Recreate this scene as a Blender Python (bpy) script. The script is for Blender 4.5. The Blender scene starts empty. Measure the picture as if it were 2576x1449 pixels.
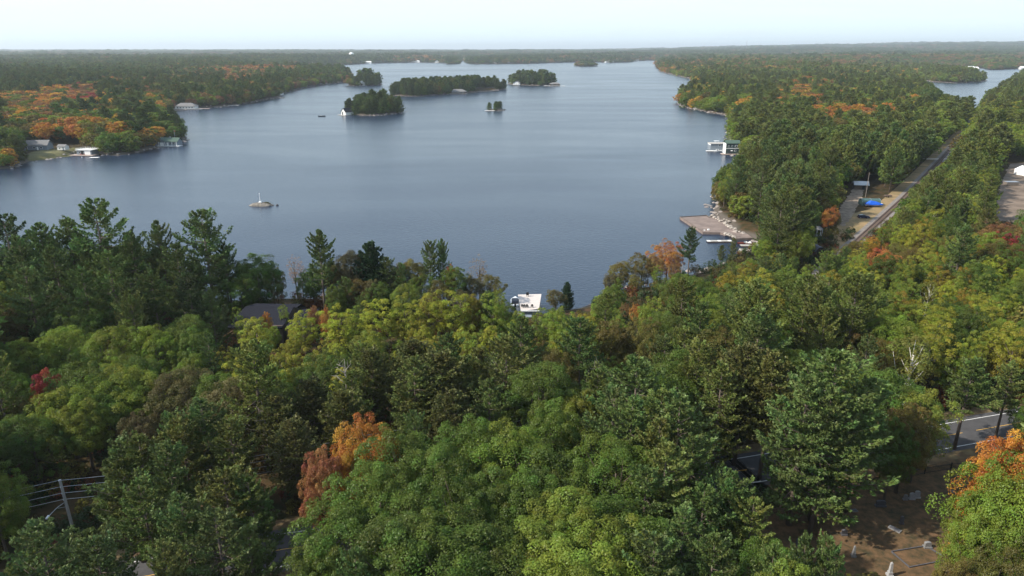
import bpy, math, random
import numpy as np
from mathutils import Vector, Matrix
random.seed(7); rng = np.random.default_rng(11)
SC = bpy.context.scene; C = SC.collection
R = math.radians; PI = math.pi
# ------------------------------------------------------------------ camera, sky, sun, exposure
H = 70.0; F = 1773.0; PITCH = math.atan((724.5-123.5)/F); SP, CP = math.sin(PITCH), math.cos(PITCH)
cam = bpy.data.objects.new('camera', bpy.data.cameras.new('camera')); C.objects.link(cam); SC.camera = cam
cam.location = (0, 0, H); cam.rotation_euler = (PI/2-PITCH, 0, 0)
cam.data.sensor_width = 36; cam.data.lens = 36*F/2576; cam.data.clip_start = 1; cam.data.clip_end = 120000
SUN_EL, SUN_AZ = R(39), R(-107)                      # azimuth clockwise from +Y: the sun stands to the left, a touch behind
sd_ = Vector((math.sin(SUN_AZ)*math.cos(SUN_EL), math.cos(SUN_AZ)*math.cos(SUN_EL), math.sin(SUN_EL)))
sun = bpy.data.objects.new('sun', bpy.data.lights.new('sun', 'SUN')); C.objects.link(sun)
sun.data.energy = 3.9; sun.data.angle = R(1.0); sun.data.color = (1, .93, .82)
sun.rotation_euler = (-sd_).to_track_quat('-Z', 'Y').to_euler(); sun.location = (-100, 0, 200)
W = bpy.data.worlds.new('World'); SC.world = W; W.use_nodes = True
nt = W.node_tree; nt.nodes.clear(); N = nt.nodes.new; LK = nt.links.new
out = N('ShaderNodeOutputWorld'); bg = N('ShaderNodeBackground'); sky = N('ShaderNodeTexSky')
sky.sky_type = 'NISHITA'; sky.sun_disc = False; sky.sun_elevation = SUN_EL; sky.sun_rotation = SUN_AZ % (2*PI)
sky.air_density = 1.25; sky.dust_density = 1.6; sky.ozone_density = 1.6; sky.altitude = 300
tc = N('ShaderNodeTexCoord'); mp = N('ShaderNodeMapping'); mp.inputs['Scale'].default_value = (1.0, 1.6, 11.0)
mp.inputs['Rotation'].default_value = (0.05, 0.06, 0.3)
nz = N('ShaderNodeTexNoise'); nz.inputs['Scale'].default_value = 2.2; nz.inputs['Detail'].default_value = 7; nz.inputs['Roughness'].default_value = .62
nz.inputs['Distortion'].default_value = .7
rp = N('ShaderNodeMapRange'); rp.inputs[1].default_value = .38; rp.inputs[2].default_value = .72
rp.inputs[3].default_value = 0.0; rp.inputs[4].default_value = .75
mx = N('ShaderNodeMix'); mx.data_type = 'RGBA'; mx.inputs[7].default_value = (4.0, 4.75, 5.1, 1)
# thin veil of high cloud, thicker low down where one looks along it
sep = N('ShaderNodeSeparateXYZ'); vl = N('ShaderNodeMapRange'); vl.inputs[1].default_value = 0.0; vl.inputs[2].default_value = .35
vl.inputs[3].default_value = .85; vl.inputs[4].default_value = .04
mxx = N('ShaderNodeMath'); mxx.operation = 'ADD'; mxx.use_clamp = True
LK(tc.outputs['Generated'], mp.inputs[0]); LK(mp.outputs[0], nz.inputs['Vector']); LK(nz.outputs['Fac'], rp.inputs[0])
LK(tc.outputs['Generated'], sep.inputs[0]); LK(sep.outputs[2], vl.inputs[0])
m3 = N('ShaderNodeMath'); m3.operation = 'MULTIPLY'; m3.inputs[1].default_value = .95; LK(rp.outputs[0], m3.inputs[0])
LK(vl.outputs[0], mxx.inputs[0]); LK(m3.outputs[0], mxx.inputs[1])
LK(mxx.outputs[0], mx.inputs[0]); LK(sky.outputs[0], mx.inputs[6]); LK(mx.outputs[2], bg.inputs[0]); LK(bg.outputs[0], out.inputs[0])
bg.inputs[1].default_value = 0.15
SC.view_settings.view_transform = 'Standard'; SC.view_settings.look = 'None'; SC.view_settings.exposure = 0.74; HAZE = 6.0e-5; SC.view_settings.gamma = 1
SC.view_settings.use_curve_mapping = False
SC.render.engine = 'CYCLES'; cy = SC.cycles
cy.max_bounces = 6; cy.diffuse_bounces = 2; cy.glossy_bounces = 2; cy.transmission_bounces = 3; cy.volume_bounces = 0; cy.transparent_max_bounces = 4
cy.use_adaptive_sampling = False; cy.use_denoising = True; cy.denoiser = 'OPENIMAGEDENOISE'; cy.denoising_prefilter = 'ACCURATE'; cy.caustics_reflective = False; cy.caustics_refractive = False
cy.sample_clamp_indirect = 4

# ------------------------------------------------------------------ geometry of the view: a point of the photograph (2576 wide) to a place at height z
def at(px, py, z=0.0):
    u = (px-1288)/F; v = (py-724.5)/F
    t = (H-z)/(SP+v*CP)
    return Vector((t*u, t*(CP-v*SP), z))
def atY(px, py, Y):
    u = (px-1288)/F; v = (py-724.5)/F; t = Y/(CP-v*SP)
    return Vector((t*u, Y, H-t*(SP+v*CP)))
def proj(x, y, z):
    d = H-z; zc = y*CP+d*SP; zc = np.maximum(zc, .01)
    return 1288+F*x/zc, 724.5+F*(d*CP-y*SP)/zc
# ------------------------------------------------------------------ helpers
def lin(o, name=None): C.objects.link(o); return o
def tag(o, label=None, cat=None, group=None, kind=None):
    for k, v in (('label', label), ('category', cat), ('group', group), ('kind', kind)):
        if v: o[k] = v
    return o
def empty(name, loc=(0,0,0), rz=0, label=None, cat=None, group=None):
    o = bpy.data.objects.new(name, None); o.empty_display_size = .5; o.location = loc; o.rotation_euler = (0,0,rz); lin(o)
    return tag(o, label, cat, group)
def mesh_np(name, V, FA, mat, smooth=False, fattr=None):
    """V (n,3), FA (m,k) arrays"""
    me = bpy.data.meshes.new(name); V = np.asarray(V, np.float32); FA = np.asarray(FA, np.int32)
    k = FA.shape[1]; me.vertices.add(len(V)); me.vertices.foreach_set('co', V.ravel())
    me.loops.add(FA.size); me.loops.foreach_set('vertex_index', FA.ravel())
    me.polygons.add(len(FA)); me.polygons.foreach_set('loop_start', np.arange(0, FA.size, k, dtype=np.int32))
    if smooth: me.polygons.foreach_set('use_smooth', np.ones(len(FA), bool))
    me.update(calc_edges=True)
    for m in (mat if isinstance(mat, (list, tuple)) else [mat]): me.materials.append(m)
    if fattr is not None:
        a = me.attributes.new('tone', 'FLOAT', 'FACE'); a.data.foreach_set('value', np.asarray(fattr, np.float32))
    return me
class MB:
    def __init__(s): s.v = []; s.f = []
    def add(s, vs, fs):
        n = len(s.v); s.v += [tuple(v) for v in vs]; s.f += [tuple(n+i for i in f) for f in fs]; return s
    def box(s, cx, cy, cz, sx, sy, sz, rz=0, tx=1, ty=1):
        c, n = math.cos(rz), math.sin(rz); vs = []
        for z, fx, fy in ((-.5,1,1), (.5,tx,ty)):
            for x, y in ((-.5,-.5),(.5,-.5),(.5,.5),(-.5,.5)):
                X, Y = x*sx*fx, y*sy*fy; vs.append((cx+X*c-Y*n, cy+X*n+Y*c, cz+z*sz))
        return s.add(vs, [(3,2,1,0),(4,5,6,7),(0,1,5,4),(1,2,6,5),(2,3,7,6),(3,0,4,7)])
    def tube(s, pts, rad, n=8):
        P = [Vector(p) for p in pts]; rad = rad if isinstance(rad, (list, tuple)) else [rad]*len(P); b = len(s.v)
        for i, p in enumerate(P):
            d = (P[min(i+1, len(P)-1)]-P[max(i-1, 0)]).normalized()
            a = d.orthogonal().normalized() if abs(d.z) < .99 else Vector((1,0,0)); c = d.cross(a)
            for k in range(n):
                t = 2*PI*k/n; s.v.append(tuple(p+a*(math.cos(t)*rad[i])+c*(math.sin(t)*rad[i])))
        for i in range(len(P)-1):
            for k in range(n): s.f.append((b+i*n+k, b+i*n+(k+1)%n, b+(i+1)*n+(k+1)%n, b+(i+1)*n+k))
        s.f.append(tuple(b+k for k in range(n))[::-1]); e = b+(len(P)-1)*n; s.f.append(tuple(e+k for k in range(n)))
        return s
    def prism(s, poly, z0, z1):
        n = len(poly); return s.add([(x,y,z0) for x,y in poly]+[(x,y,z1) for x,y in poly],
            [tuple(range(n))[::-1], tuple(range(n,2*n))]+[(i,(i+1)%n,n+(i+1)%n,n+i) for i in range(n)])
    def loft(s, secs, cap=True):
        b = len(s.v); n = len(secs[0])
        for q in secs: s.v += [tuple(p) for p in q]
        for i in range(len(secs)-1):
            for k in range(n-1): s.f.append((b+i*n+k, b+i*n+k+1, b+(i+1)*n+k+1, b+(i+1)*n+k))
            s.f.append((b+i*n+n-1, b+i*n, b+(i+1)*n, b+(i+1)*n+n-1))
        if cap: s.f.append(tuple(b+k for k in range(n))[::-1]); e = b+(len(secs)-1)*n; s.f.append(tuple(e+k for k in range(n)))
        return s
    def mesh(s, name, mat, smooth=False):
        me = bpy.data.meshes.new(name); me.from_pydata(s.v, [], s.f)
        for m in (mat if isinstance(mat, (list, tuple)) else [mat]): me.materials.append(m)
        if smooth: me.polygons.foreach_set('use_smooth', [True]*len(me.polygons))
        me.update(); return me
    def build(s, name, mat, parent=None, loc=None, rz=None, smooth=False):
        o = bpy.data.objects.new(name, s.mesh(name, mat, smooth)); lin(o)
        if parent: o.parent = parent
        if loc is not None: o.location = loc
        if rz is not None: o.rotation_euler = (0,0,rz)
        return o
def place(name, me, parent=None, loc=None, rz=0):
    o = bpy.data.objects.new(name, me); lin(o); o.parent = parent
    if loc is not None: o.location = loc
    o.rotation_euler = (0,0,rz); return o
def copy_tree(o, parent=None):
    c = o.copy(); C.objects.link(c); c.parent = parent
    for ch in list(o.children): copy_tree(ch, c)
    return c
# ------------------------------------------------------------------ materials
def newmat(name):
    m = bpy.data.materials.new(name); m.use_nodes = True; t = m.node_tree; b = t.nodes['Principled BSDF']; return m, t, b
def mat(name, col, rough=.7, var=.18, scale=3.0, metal=0, bump=0.0, col2=None, spec=.4, stretch=(1,1,1)):
    m, t, b = newmat(name); n = t.nodes.new; l = t.links.new
    tc = n('ShaderNodeTexCoord'); mp = n('ShaderNodeMapping'); mp.inputs['Scale'].default_value = stretch
    nz = n('ShaderNodeTexNoise'); nz.inputs['Scale'].default_value = scale; nz.inputs['Detail'].default_value = 6
    nz.inputs['Roughness'].default_value = .65
    l(tc.outputs['Object'], mp.inputs[0]); l(mp.outputs[0], nz.inputs['Vector'])
    r = n('ShaderNodeMapRange'); r.inputs[1].default_value = .3; r.inputs[2].default_value = .7; l(nz.outputs['Fac'], r.inputs[0])
    mx = n('ShaderNodeMix'); mx.data_type = 'RGBA'
    c1 = tuple(max(0, c*(1-var)) for c in col); c2 = col2 or tuple(min(1, c*(1+var)) for c in col)
    mx.inputs[6].default_value = (*c1, 1); mx.inputs[7].default_value = (*c2, 1); l(r.outputs[0], mx.inputs[0]); l(mx.outputs[2], b.inputs['Base Color'])
    b.inputs['Roughness'].default_value = rough; b.inputs['Metallic'].default_value = metal; b.inputs['Specular IOR Level'].default_value = spec
    if bump:
        bp = n('ShaderNodeBump'); bp.inputs['Strength'].default_value = bump; bp.inputs['Distance'].default_value = .05
        l(nz.outputs['Fac'], bp.inputs['Height']); l(bp.outputs[0], b.inputs['Normal'])
    return m
def board_mat(name, col, pitch=.16, axis=0, rough=.75):
    m, t, b = newmat(name); n = t.nodes.new; l = t.links.new
    tc = n('ShaderNodeTexCoord'); wv = n('ShaderNodeTexWave'); wv.bands_direction = 'XY'[axis] if axis < 2 else 'Z'
    wv.wave_profile = 'SAW'; wv.inputs['Scale'].default_value = 1/(pitch*PI*.64); wv.inputs['Distortion'].default_value = 0
    nz = n('ShaderNodeTexNoise'); nz.inputs['Scale'].default_value = 1.4; nz.inputs['Detail'].default_value = 8
    l(tc.outputs['Object'], wv.inputs['Vector']); l(tc.outputs['Object'], nz.inputs['Vector'])
    mx = n('ShaderNodeMix'); mx.data_type = 'RGBA'; mx.inputs[6].default_value = (*[c*.72 for c in col], 1); mx.inputs[7].default_value = (*[min(1,c*1.15) for c in col], 1)
    l(nz.outputs['Fac'], mx.inputs[0]); l(mx.outputs[2], b.inputs['Base Color'])
    bp = n('ShaderNodeBump'); bp.inputs['Distance'].default_value = .02; bp.inputs['Strength'].default_value = .6; l(wv.outputs['Fac'], bp.inputs['Height']); l(bp.outputs[0], b.inputs['Normal'])
    b.inputs['Roughness'].default_value = rough; b.inputs['Specular IOR Level'].default_value = .25
    return m
def leaf_mat(name, inst, needle=False):
    m, t, b = newmat(name); n = t.nodes.new; l = t.links.new; t.nodes.remove(b)
    if inst: a = n('ShaderNodeAttribute'); a.attribute_type = 'INSTANCER'; a.attribute_name = 'tint'; col = a.outputs['Color']
    else: a = n('ShaderNodeObjectInfo'); col = a.outputs['Color']
    tn = n('ShaderNodeAttribute'); tn.attribute_name = 'tone'
    hs = n('ShaderNodeHueSaturation'); hr = n('ShaderNodeMapRange'); hr.inputs[3].default_value = .470; hr.inputs[4].default_value = .518
    vr = n('ShaderNodeMapRange'); vr.inputs[3].default_value = .62; vr.inputs[4].default_value = 1.55
    l(tn.outputs['Fac'], hr.inputs[0]); l(tn.outputs['Fac'], vr.inputs[0]); 
    tc = n('ShaderNodeTexCoord'); cn = n('ShaderNodeTexNoise'); cn.inputs['Scale'].default_value = .33; cn.inputs['Detail'].default_value = 3; l(tc.outputs['Object'], cn.inputs['Vector'])
    cr = n('ShaderNodeMapRange'); cr.inputs[1].default_value = .35; cr.inputs[2].default_value = .65; cr.inputs[3].default_value = -.026; cr.inputs[4].default_value = .022; l(cn.outputs['Fac'], cr.inputs[0])
    ha = n('ShaderNodeMath'); ha.operation = 'ADD'; l(hr.outputs[0], ha.inputs[0]); l(cr.outputs[0], ha.inputs[1]); l(ha.outputs[0], hs.inputs['Hue']); l(vr.outputs[0], hs.inputs['Value']); l(col, hs.inputs['Color'])
    d = n('ShaderNodeBsdfDiffuse'); tr = n('ShaderNodeBsdfTranslucent'); g = n('ShaderNodeBsdfGlossy'); g.inputs['Roughness'].default_value = .45
    g.inputs['Color'].default_value = (.8,.85,.8,1)
    l(hs.outputs[0], d.inputs[0])
    h2 = n('ShaderNodeHueSaturation'); h2.inputs['Hue'].default_value = .485; h2.inputs['Value'].default_value = 1.35; l(hs.outputs[0], h2.inputs['Color']); l(h2.outputs[0], tr.inputs[0])
    ms = n('ShaderNodeMixShader'); ms.inputs[0].default_value = .16 if needle else .36; l(d.outputs[0], ms.inputs[1]); l(tr.outputs[0], ms.inputs[2])
    m2 = n('ShaderNodeMixShader'); m2.inputs[0].default_value = .015; l(ms.outputs[0], m2.inputs[1]); l(g.outputs[0], m2.inputs[2])
    l(m2.outputs[0], t.nodes['Material Output'].inputs[0]); return m
M = {}
M['leaf'] = leaf_mat('leaf', False); M['leaf_i'] = leaf_mat('leaf_far', True)
M['needle'] = leaf_mat('needle', False, True); M['needle_i'] = leaf_mat('needle_far', True, True)
M['bark'] = mat('bark', (.10,.075,.055), .9, .45, 2.0, stretch=(3,3,.6), bump=.6)
M['pine_bark'] = mat('pine_bark', (.13,.10,.08), .9, .4, 2.0, stretch=(3,3,.6), bump=.6)
M['birch_bark'] = mat('birch_bark', (.55,.52,.47), .8, .25, 4.0, stretch=(1,1,3))
M['dead_wood'] = mat('dead_wood', (.29,.26,.225), .85, .25, 3.0)
M['white'] = mat('white_paint', (.78,.78,.76), .55, .07)
M['offwhite'] = mat('offwhite_vinyl', (.72,.70,.66), .6, .08)
M['grey_board'] = board_mat('grey_boards', (.42,.40,.37), .3)
M['pale_deck'] = board_mat('pale_deck_boards', (.60,.53,.48), .42, 1)
M['tan_deck'] = board_mat('tan_dock_boards', (.42,.33,.28), .3)
M['siding'] = board_mat('grey_siding', (.20,.23,.26), .3, 2)
M['green_siding'] = board_mat('dark_green_siding', (.035,.06,.055), .3, 2)
M['brown_siding'] = board_mat('brown_siding', (.12,.09,.07), .3, 2)
M['white_siding'] = board_mat('white_siding', (.70,.70,.68), .3, 2)
M['shingle'] = mat('dark_shingles', (.018,.019,.026), .95, .35, 3, bump=.2, spec=.08)
M['shingle_grey'] = mat('grey_shingles', (.16,.155,.15), .85, .3, 6, bump=.3)
M['shingle_green'] = mat('green_shingles', (.06,.10,.075), .85, .25, 6)
M['glass'] = mat('window_glass', (.03,.04,.05), .12, .1, spec=.8)
M['black'] = mat('black_plastic', (.012,.012,.013), .5, .2)
M['dark_metal'] = mat('black_iron', (.015,.015,.016), .5, .2, metal=.3)
M['steel'] = mat('galvanised_steel', (.45,.46,.47), .4, .15, metal=.7)
M['rail'] = mat('rusty_rail_steel', (.10,.055,.04), .5, .3, 6, metal=.4)
M['timber'] = mat('weathered_timber', (.12,.085,.065), .85, .35, 4, stretch=(1,4,4))
M['pole'] = mat('grey_pole_timber', (.20,.17,.145), .85, .3, 3, stretch=(4,4,.5))
M['gravel'] = mat('packed_gravel', (.185,.14,.12), .95, .25, .3, col2=(.26,.20,.17))
M['ballast'] = mat('rail_ballast', (.20,.175,.155), .95, .3, 1.2, bump=.6)
M['dirt'] = mat('dirt', (.18,.125,.085), .95, .35, .5, col2=(.33,.26,.19))
M['dry_grass'] = mat('dry_grass', (.22,.19,.075), .95, .4, .16, col2=(.34,.22,.11))
M['lawn'] = mat('lawn_grass', (.12,.11,.04), .95, .3, .25)
M['cem'] = mat('leaf_strewn_grass', (.055,.058,.022), .95, .5, .8, col2=(.17,.095,.045))
M['verge'] = mat('leaf_strewn_verge', (.15,.085,.045), .95, .45, .5, col2=(.17,.13,.06))
M['asphalt'] = mat('asphalt', (.068,.066,.068), .9, .22, .6)
M['line_white'] = mat('road_paint_white', (.72,.72,.70), .7, .12, 5)
M['line_yellow'] = mat('road_paint_yellow', (.62,.36,.07), .7, .2, 5)
M['granite'] = mat('grey_granite', (.20,.20,.20), .6, .3, 6)
M['granite_dark'] = mat('dark_granite', (.09,.09,.10), .5, .25, 6)
M['granite_red'] = mat('red_granite', (.24,.10,.075), .5, .25, 6)
M['marble'] = mat('white_marble', (.34,.34,.34), .6, .3, 4)
M['islet'] = mat('dark_shield_rock', (.17,.15,.125), .9, .5, .9, bump=.6)
M['rock'] = mat('pale_shield_rock', (.26,.225,.20), .9, .35, 1.4, bump=.6)
M['rock_dark'] = mat('wet_dark_rock', (.035,.035,.04), .6, .35, 1.4)
M['boulder'] = mat('pale_boulder', (.33,.29,.25), .9, .4, 1.4, bump=.5)
M['concrete'] = mat('pale_concrete', (.38,.355,.32), .9, .12, 1.0)
M['tarp'] = mat('blue_tarp', (.012,.11,.60), .45, .18, 1.5, bump=.5)
M['tarp_green'] = mat('green_tarp', (.055,.11,.10), .5, .2, 1.5)
M['navy'] = mat('navy_car_paint', (.012,.018,.06), .2, .1, spec=.8)
M['tyre'] = mat('tyre_rubber', (.02,.02,.02), .9, .1)
M['red'] = mat('red_plastic', (.40,.06,.05), .5, .1)
M['mahogany'] = mat('mahogany', (.11,.025,.018), .3, .25, 2)
M['pole_grey'] = mat('silver_grey_pole', (.40,.38,.35), .85, .25, 3, stretch=(4,4,.5))
M['crossing'] = mat('pale_crushed_stone', (.52,.47,.40), .95, .12, 1.0)
M['yard'] = mat('pale_yard_gravel', (.14,.10,.07), .95, .35, .10, col2=(.26,.195,.145))
M['insulator'] = mat('lamp_housing', (.7,.7,.7), .4, .1)

# ------------------------------------------------------------------ noise on arrays
_perm = rng.random((256, 256))
def vnoise(x, y):
    xi = np.floor(x).astype(int); yi = np.floor(y).astype(int); fx = x-xi; fy = y-yi
    fx = fx*fx*(3-2*fx); fy = fy*fy*(3-2*fy); g = lambda a, b: _perm[a & 255, b & 255]
    return (g(xi,yi)*(1-fx)+g(xi+1,yi)*fx)*(1-fy)+(g(xi,yi+1)*(1-fx)+g(xi+1,yi+1)*fx)*fy
def fbm(x, y, o=3): return sum(vnoise(x*2**i+17*i, y*2**i-9*i)/2**i for i in range(o))/sum(1/2**i for i in range(o))
def sst(a, b, x): t = np.clip((x-a)/(b-a), 0, 1); return t*t*(3-2*t)

# ------------------------------------------------------------------ shores
def P2(lst): return np.array([(at(*p)[0:2] if len(p) in (2, 3) and p[0] != 'w' else (p[1], p[2])) for p in lst], float)
w = lambda x, y: ('w', x, y)
RIGHT = P2([w(-700,150), w(-260,176), (0,778), (250,772), (450,768), (620,757), (760,752), (900,760), (1000,768), (1150,772), (1280,782), (1310,792), (1375,790), (1460,776), (1520,750),
    (1600,728), (1690,712), (1770,680), (1835,655), (1862,640), (1900,634), (1915,622), (1905,606), (1880,596), (1835,592), (1840,575), (1825,556), (1803,545), (1796,535),
    (1803,500), (1815,470), (1842,452), (1868,425), (1872,412), (1862,404), (1858,396), (1850,384), (1836,366), (1832,350), (1835,325), (1842,300), (1825,289), (1790,284), (1755,277), (1716,268), (1708,255), (1716,240),
    (1742,224), (1746,208), (1738,198), (1700,190), (1662,179), (1653,166), (1652,153), w(2200,60000), w(60000,60000), w(60000,-300), w(-700,-300)])
LEFT = P2([w(-4000,400), (-300,436), (-60,430), (30,424), (62,408), (180,393), (190,383), (238,380), (252,391), (300,391), (350,383), (390,372), (396,362), (452,357), (463,357), (466,350), (455,335), (425,312), (395,292), (405,285), (432,281), (480,273), (560,269), (610,262), (652,254),
    (700,246), (706,236), (755,222), (825,211), (872,206), (884,199), (880,176,16), (840,171.5,16), (780,170,16), (742,167,16), w(-3000,9000), w(-30000,9000), w(-30000,400)])
FAR = P2([w(-60000,3000), w(-6000,3600), (640,172), (735,168.5), (800,165), (860,163.5), (920,160), (985,158), (1060,157), (1110,158.5), (1152,161), (1160,154), (1166,148), (1171,148), (1172,158), (1185,161), (1245,161), (1330,160), (1390,158), (1440,156.5), (1505,156), (1535,158), (1585,156.5), (1600,153.5), (1640,151.5), (1700,150),
    w(9000,6400), w(60000,6400), w(60000,70000), w(-60000,70000)])
def blob(px0, px1, pyf, depth, n=18, seed=0, z=0, skew=0):
    a, b = at(px0, pyf, z), at(px1, pyf, z); cx = (a.x+b.x)/2; rx = (b.x-a.x)/2; r_ = random.Random(seed)
    return np.array([(cx+rx*math.cos(2*PI*k/n)*(1+r_.uniform(-.07,.07)), a.y+depth/2+depth/2*math.sin(2*PI*k/n)*(1+r_.uniform(-.12,.12))+skew*math.cos(2*PI*k/n)) for k in range(n)])
ISLES = [blob(857,996,291.5,85,seed=1), blob(988,1262,238,150,seed=2,skew=95), blob(1281,1404,215,150,seed=3), blob(1228,1270,279,20,seed=4),
    blob(1449,1506,167,200,seed=5), blob(867,944,216.5,120,seed=6), blob(1118,1150,161.5,300,seed=8)]
LAKE2 = P2([(2262,182), (2200,180), (2290,188), (2336,214,12), (2370,232,15), (2400,246,15), (2436,272,12), (2452,270,12), (2480,240,14), (2516,214,14), (2566,182,14), (2700,150,14), (2760,163), (2576,172.5), (2494,176), (2480,172), (2420,168), (2370,166), (2300,178)])
ISLES.append(P2([(2322,200), (2345,206), (2400,209), (2462,207), (2478,203), (2470,196), (2420,186), (2350,180), (2285,174), (2270,176), (2300,190)]))
LAKE3 = P2([(1975,147), (1995,146), (2012,147), (2022,149), (2003,149.5), (1980,149)])
def sdf(x, y, poly):
    d = np.full(x.shape, 1e18); ins = np.zeros(x.shape, bool); n = len(poly)
    for i in range(n):
        ax, ay = poly[i]; bx, by = poly[(i+1) % n]; ex, ey = bx-ax, by-ay; wx, wy = x-ax, y-ay
        t = np.clip((wx*ex+wy*ey)/(ex*ex+ey*ey+1e-9), 0, 1); d = np.minimum(d, (wx-ex*t)**2+(wy-ey*t)**2)
        if ay != by: ins ^= ((ay > y) != (by > y)) & (x < ex*(y-ay)/(by-ay)+ax)
    return np.where(ins, 1, -1)*np.sqrt(d)
def shore(x, y):
    x = np.asarray(x, float); y = np.asarray(y, float)
    s = np.maximum(sdf(x, y, RIGHT), np.maximum(sdf(x, y, LEFT), sdf(x, y, FAR)))
    s = np.minimum(s, -sdf(x, y, LAKE2)); s = np.minimum(s, -sdf(x, y, LAKE3))
    for p in ISLES: s = np.maximum(s, sdf(x, y, p))
    r = np.hypot(x, y)
    return s+(fbm(x/9, y/9, 2)-.5)*np.clip(r-230, 0, 700)/700*9
GZ = 3.0
PADS = []
for (px_, py_, r_, back) in ((214,391,11,4),(424,368.5,12,5),(466,275,19,5),(700,240,12,6),(813,211.5,14,5),(869.5,290.5,10,6),(1152,236.5,22,8),(1396,216.5,18,6),(909.5,216,14,6),(1812,380,11,4),(1841,389,9,4),(1330,765,9,0)):
    q = at(px_, py_); PADS.append((q.x, q.y+back, r_, .05))
def ground(x, y, s=None):
    x = np.asarray(x, float); y = np.asarray(y, float)
    if s is None: s = shore(x, y)
    r = np.hypot(x, y); az = np.arctan2(x, np.maximum(y, 1))
    h = np.where(s > 0, GZ*(1-np.exp(-np.maximum(s, 0)/5)), np.maximum(-4, s*.4))
    inl = sst(20, 320, s)
    rt = x > -60; amp = np.where(rt, 5*sst(1020, 1500, r)+14*sst(1100, 2600, r), 5*sst(260, 700, r)+14*sst(700, 2200, r))+24*sst(4500, 11000, r)
    h = h+inl*amp*(fbm(x/430+5, y/430, 3)*1.6-.3)
    h = h+inl*sst(3500, 19000, r)*sst(.0, .62, az)*150*(.75+.5*fbm(x/5200, y/3100, 3))
    h = h+inl*sst(1200, 3000, r)*sst(.1, .3, az)*5
    for (cx, cy_, r_, z_) in PADS:
        t = 1-sst(r_, r_*1.35, np.hypot(x-cx, y-cy_)); h = h*(1-t)+np.minimum(h, z_)*t
    return h
def gz(x, y): return float(ground(np.array([x]), np.array([y]))[0])

# ------------------------------------------------------------------ terrain
na = 480; azs = np.linspace(R(-72), R(72), na); rr = [4.0]
while rr[-1] < 60000: rr.append(rr[-1]*1.016)
rr = np.array(rr); RR, AZ = np.meshgrid(rr, azs, indexing='ij'); TX = (RR*np.sin(AZ)); TY = RR*np.cos(AZ)
TS = shore(TX.ravel(), TY.ravel()); TZ = ground(TX.ravel(), TY.ravel(), TS)
idx = np.arange(len(rr)*na).reshape(len(rr), na)
FQ = np.stack([idx[:-1,:-1], idx[:-1,1:], idx[1:,1:], idx[1:,:-1]], -1).reshape(-1, 4)[:, ::-1]
m, t, b = newmat('forest_floor'); n = t.nodes.new; l = t.links.new
g_ = n('ShaderNodeNewGeometry'); sp = n('ShaderNodeSeparateXYZ'); l(g_.outputs['Position'], sp.inputs[0])
nz = n('ShaderNodeTexNoise'); nz.inputs['Scale'].default_value = .35; nz.inputs['Detail'].default_value = 8; l(g_.outputs['Position'], nz.inputs['Vector'])
mr = n('ShaderNodeMapRange'); mr.inputs[1].default_value = .35; mr.inputs[2].default_value = .65; l(nz.outputs['Fac'], mr.inputs[0])
mx = n('ShaderNodeMix'); mx.data_type = 'RGBA'; mx.inputs[6].default_value = (.028,.030,.012,1); mx.inputs[7].default_value = (.075,.045,.022,1); l(mr.outputs[0], mx.inputs[0])
rk = n('ShaderNodeMapRange'); rk.inputs[1].default_value = .9; rk.inputs[2].default_value = 1.7; l(sp.outputs[2], rk.inputs[0])
mx2 = n('ShaderNodeMix'); mx2.data_type = 'RGBA'; mx2.inputs[6].default_value = (.10,.085,.07,1); l(mx.outputs[2], mx2.inputs[7]); l(rk.outputs[0], mx2.inputs[0])
l(mx2.outputs[2], b.inputs['Base Color']); b.inputs['Roughness'].default_value = .95; b.inputs['Specular IOR Level'].default_value = .1
M['floor'] = m
ter = place('ground', mesh_np('ground', np.stack([TX.ravel(), TY.ravel(), TZ], 1), FQ, m, True)); tag(ter, 'forest floor and lake bed running back to the horizon', kind='structure')

# ------------------------------------------------------------------ water
m, t, b = newmat('lake_water'); n = t.nodes.new; l = t.links.new
b.inputs['Base Color'].default_value = (.014,.026,.050,1); b.inputs['Roughness'].default_value = .12; b.inputs['IOR'].default_value = 1.333
g_ = n('ShaderNodeNewGeometry')
def nzz(sc, st, det, dist=0):
    mp = n('ShaderNodeMapping'); mp.inputs['Scale'].default_value = st; mp.inputs['Rotation'].default_value = (0,0,.12); l(g_.outputs['Position'], mp.inputs[0])
    z = n('ShaderNodeTexNoise'); z.inputs['Scale'].default_value = sc; z.inputs['Detail'].default_value = det; z.inputs['Distortion'].default_value = dist
    l(mp.outputs[0], z.inputs['Vector']); return z
a = nzz(.95, (.6,1,1), 4, .3); c_ = nzz(.014, (.35,1,1), 4, .8); e_ = nzz(.0016, (.5,1,1), 3, .5)
ad = n('ShaderNodeMath'); ad.operation = 'MULTIPLY'; l(c_.outputs['Fac'], ad.inputs[0]); l(e_.outputs['Fac'], ad.inputs[1])
st = n('ShaderNodeMapRange'); st.inputs[1].default_value = .14; st.inputs[2].default_value = .36; st.inputs[3].default_value = .36; st.inputs[4].default_value = .48; l(ad.outputs[0], st.inputs[0])
bp = n('ShaderNodeBump'); bp.inputs['Distance'].default_value = .35; l(st.outputs[0], bp.inputs['Strength']); l(a.outputs['Fac'], bp.inputs['Height']); l(bp.outputs[0], b.inputs['Normal'])
ro = n('ShaderNodeMapRange'); ro.inputs[1].default_value = .14; ro.inputs[2].default_value = .36; ro.inputs[3].default_value = .20; ro.inputs[4].default_value = .27; l(ad.outputs[0], ro.inputs[0]); l(ro.outputs[0], b.inputs['Roughness'])
M['water'] = m
lake = MB().add([(-60000,20,0),(60000,20,0),(60000,60000,0),(-60000,60000,0)], [(0,1,2,3)]).build('water', m); tag(lake, 'rippled steel blue lake', kind='structure')

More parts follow.
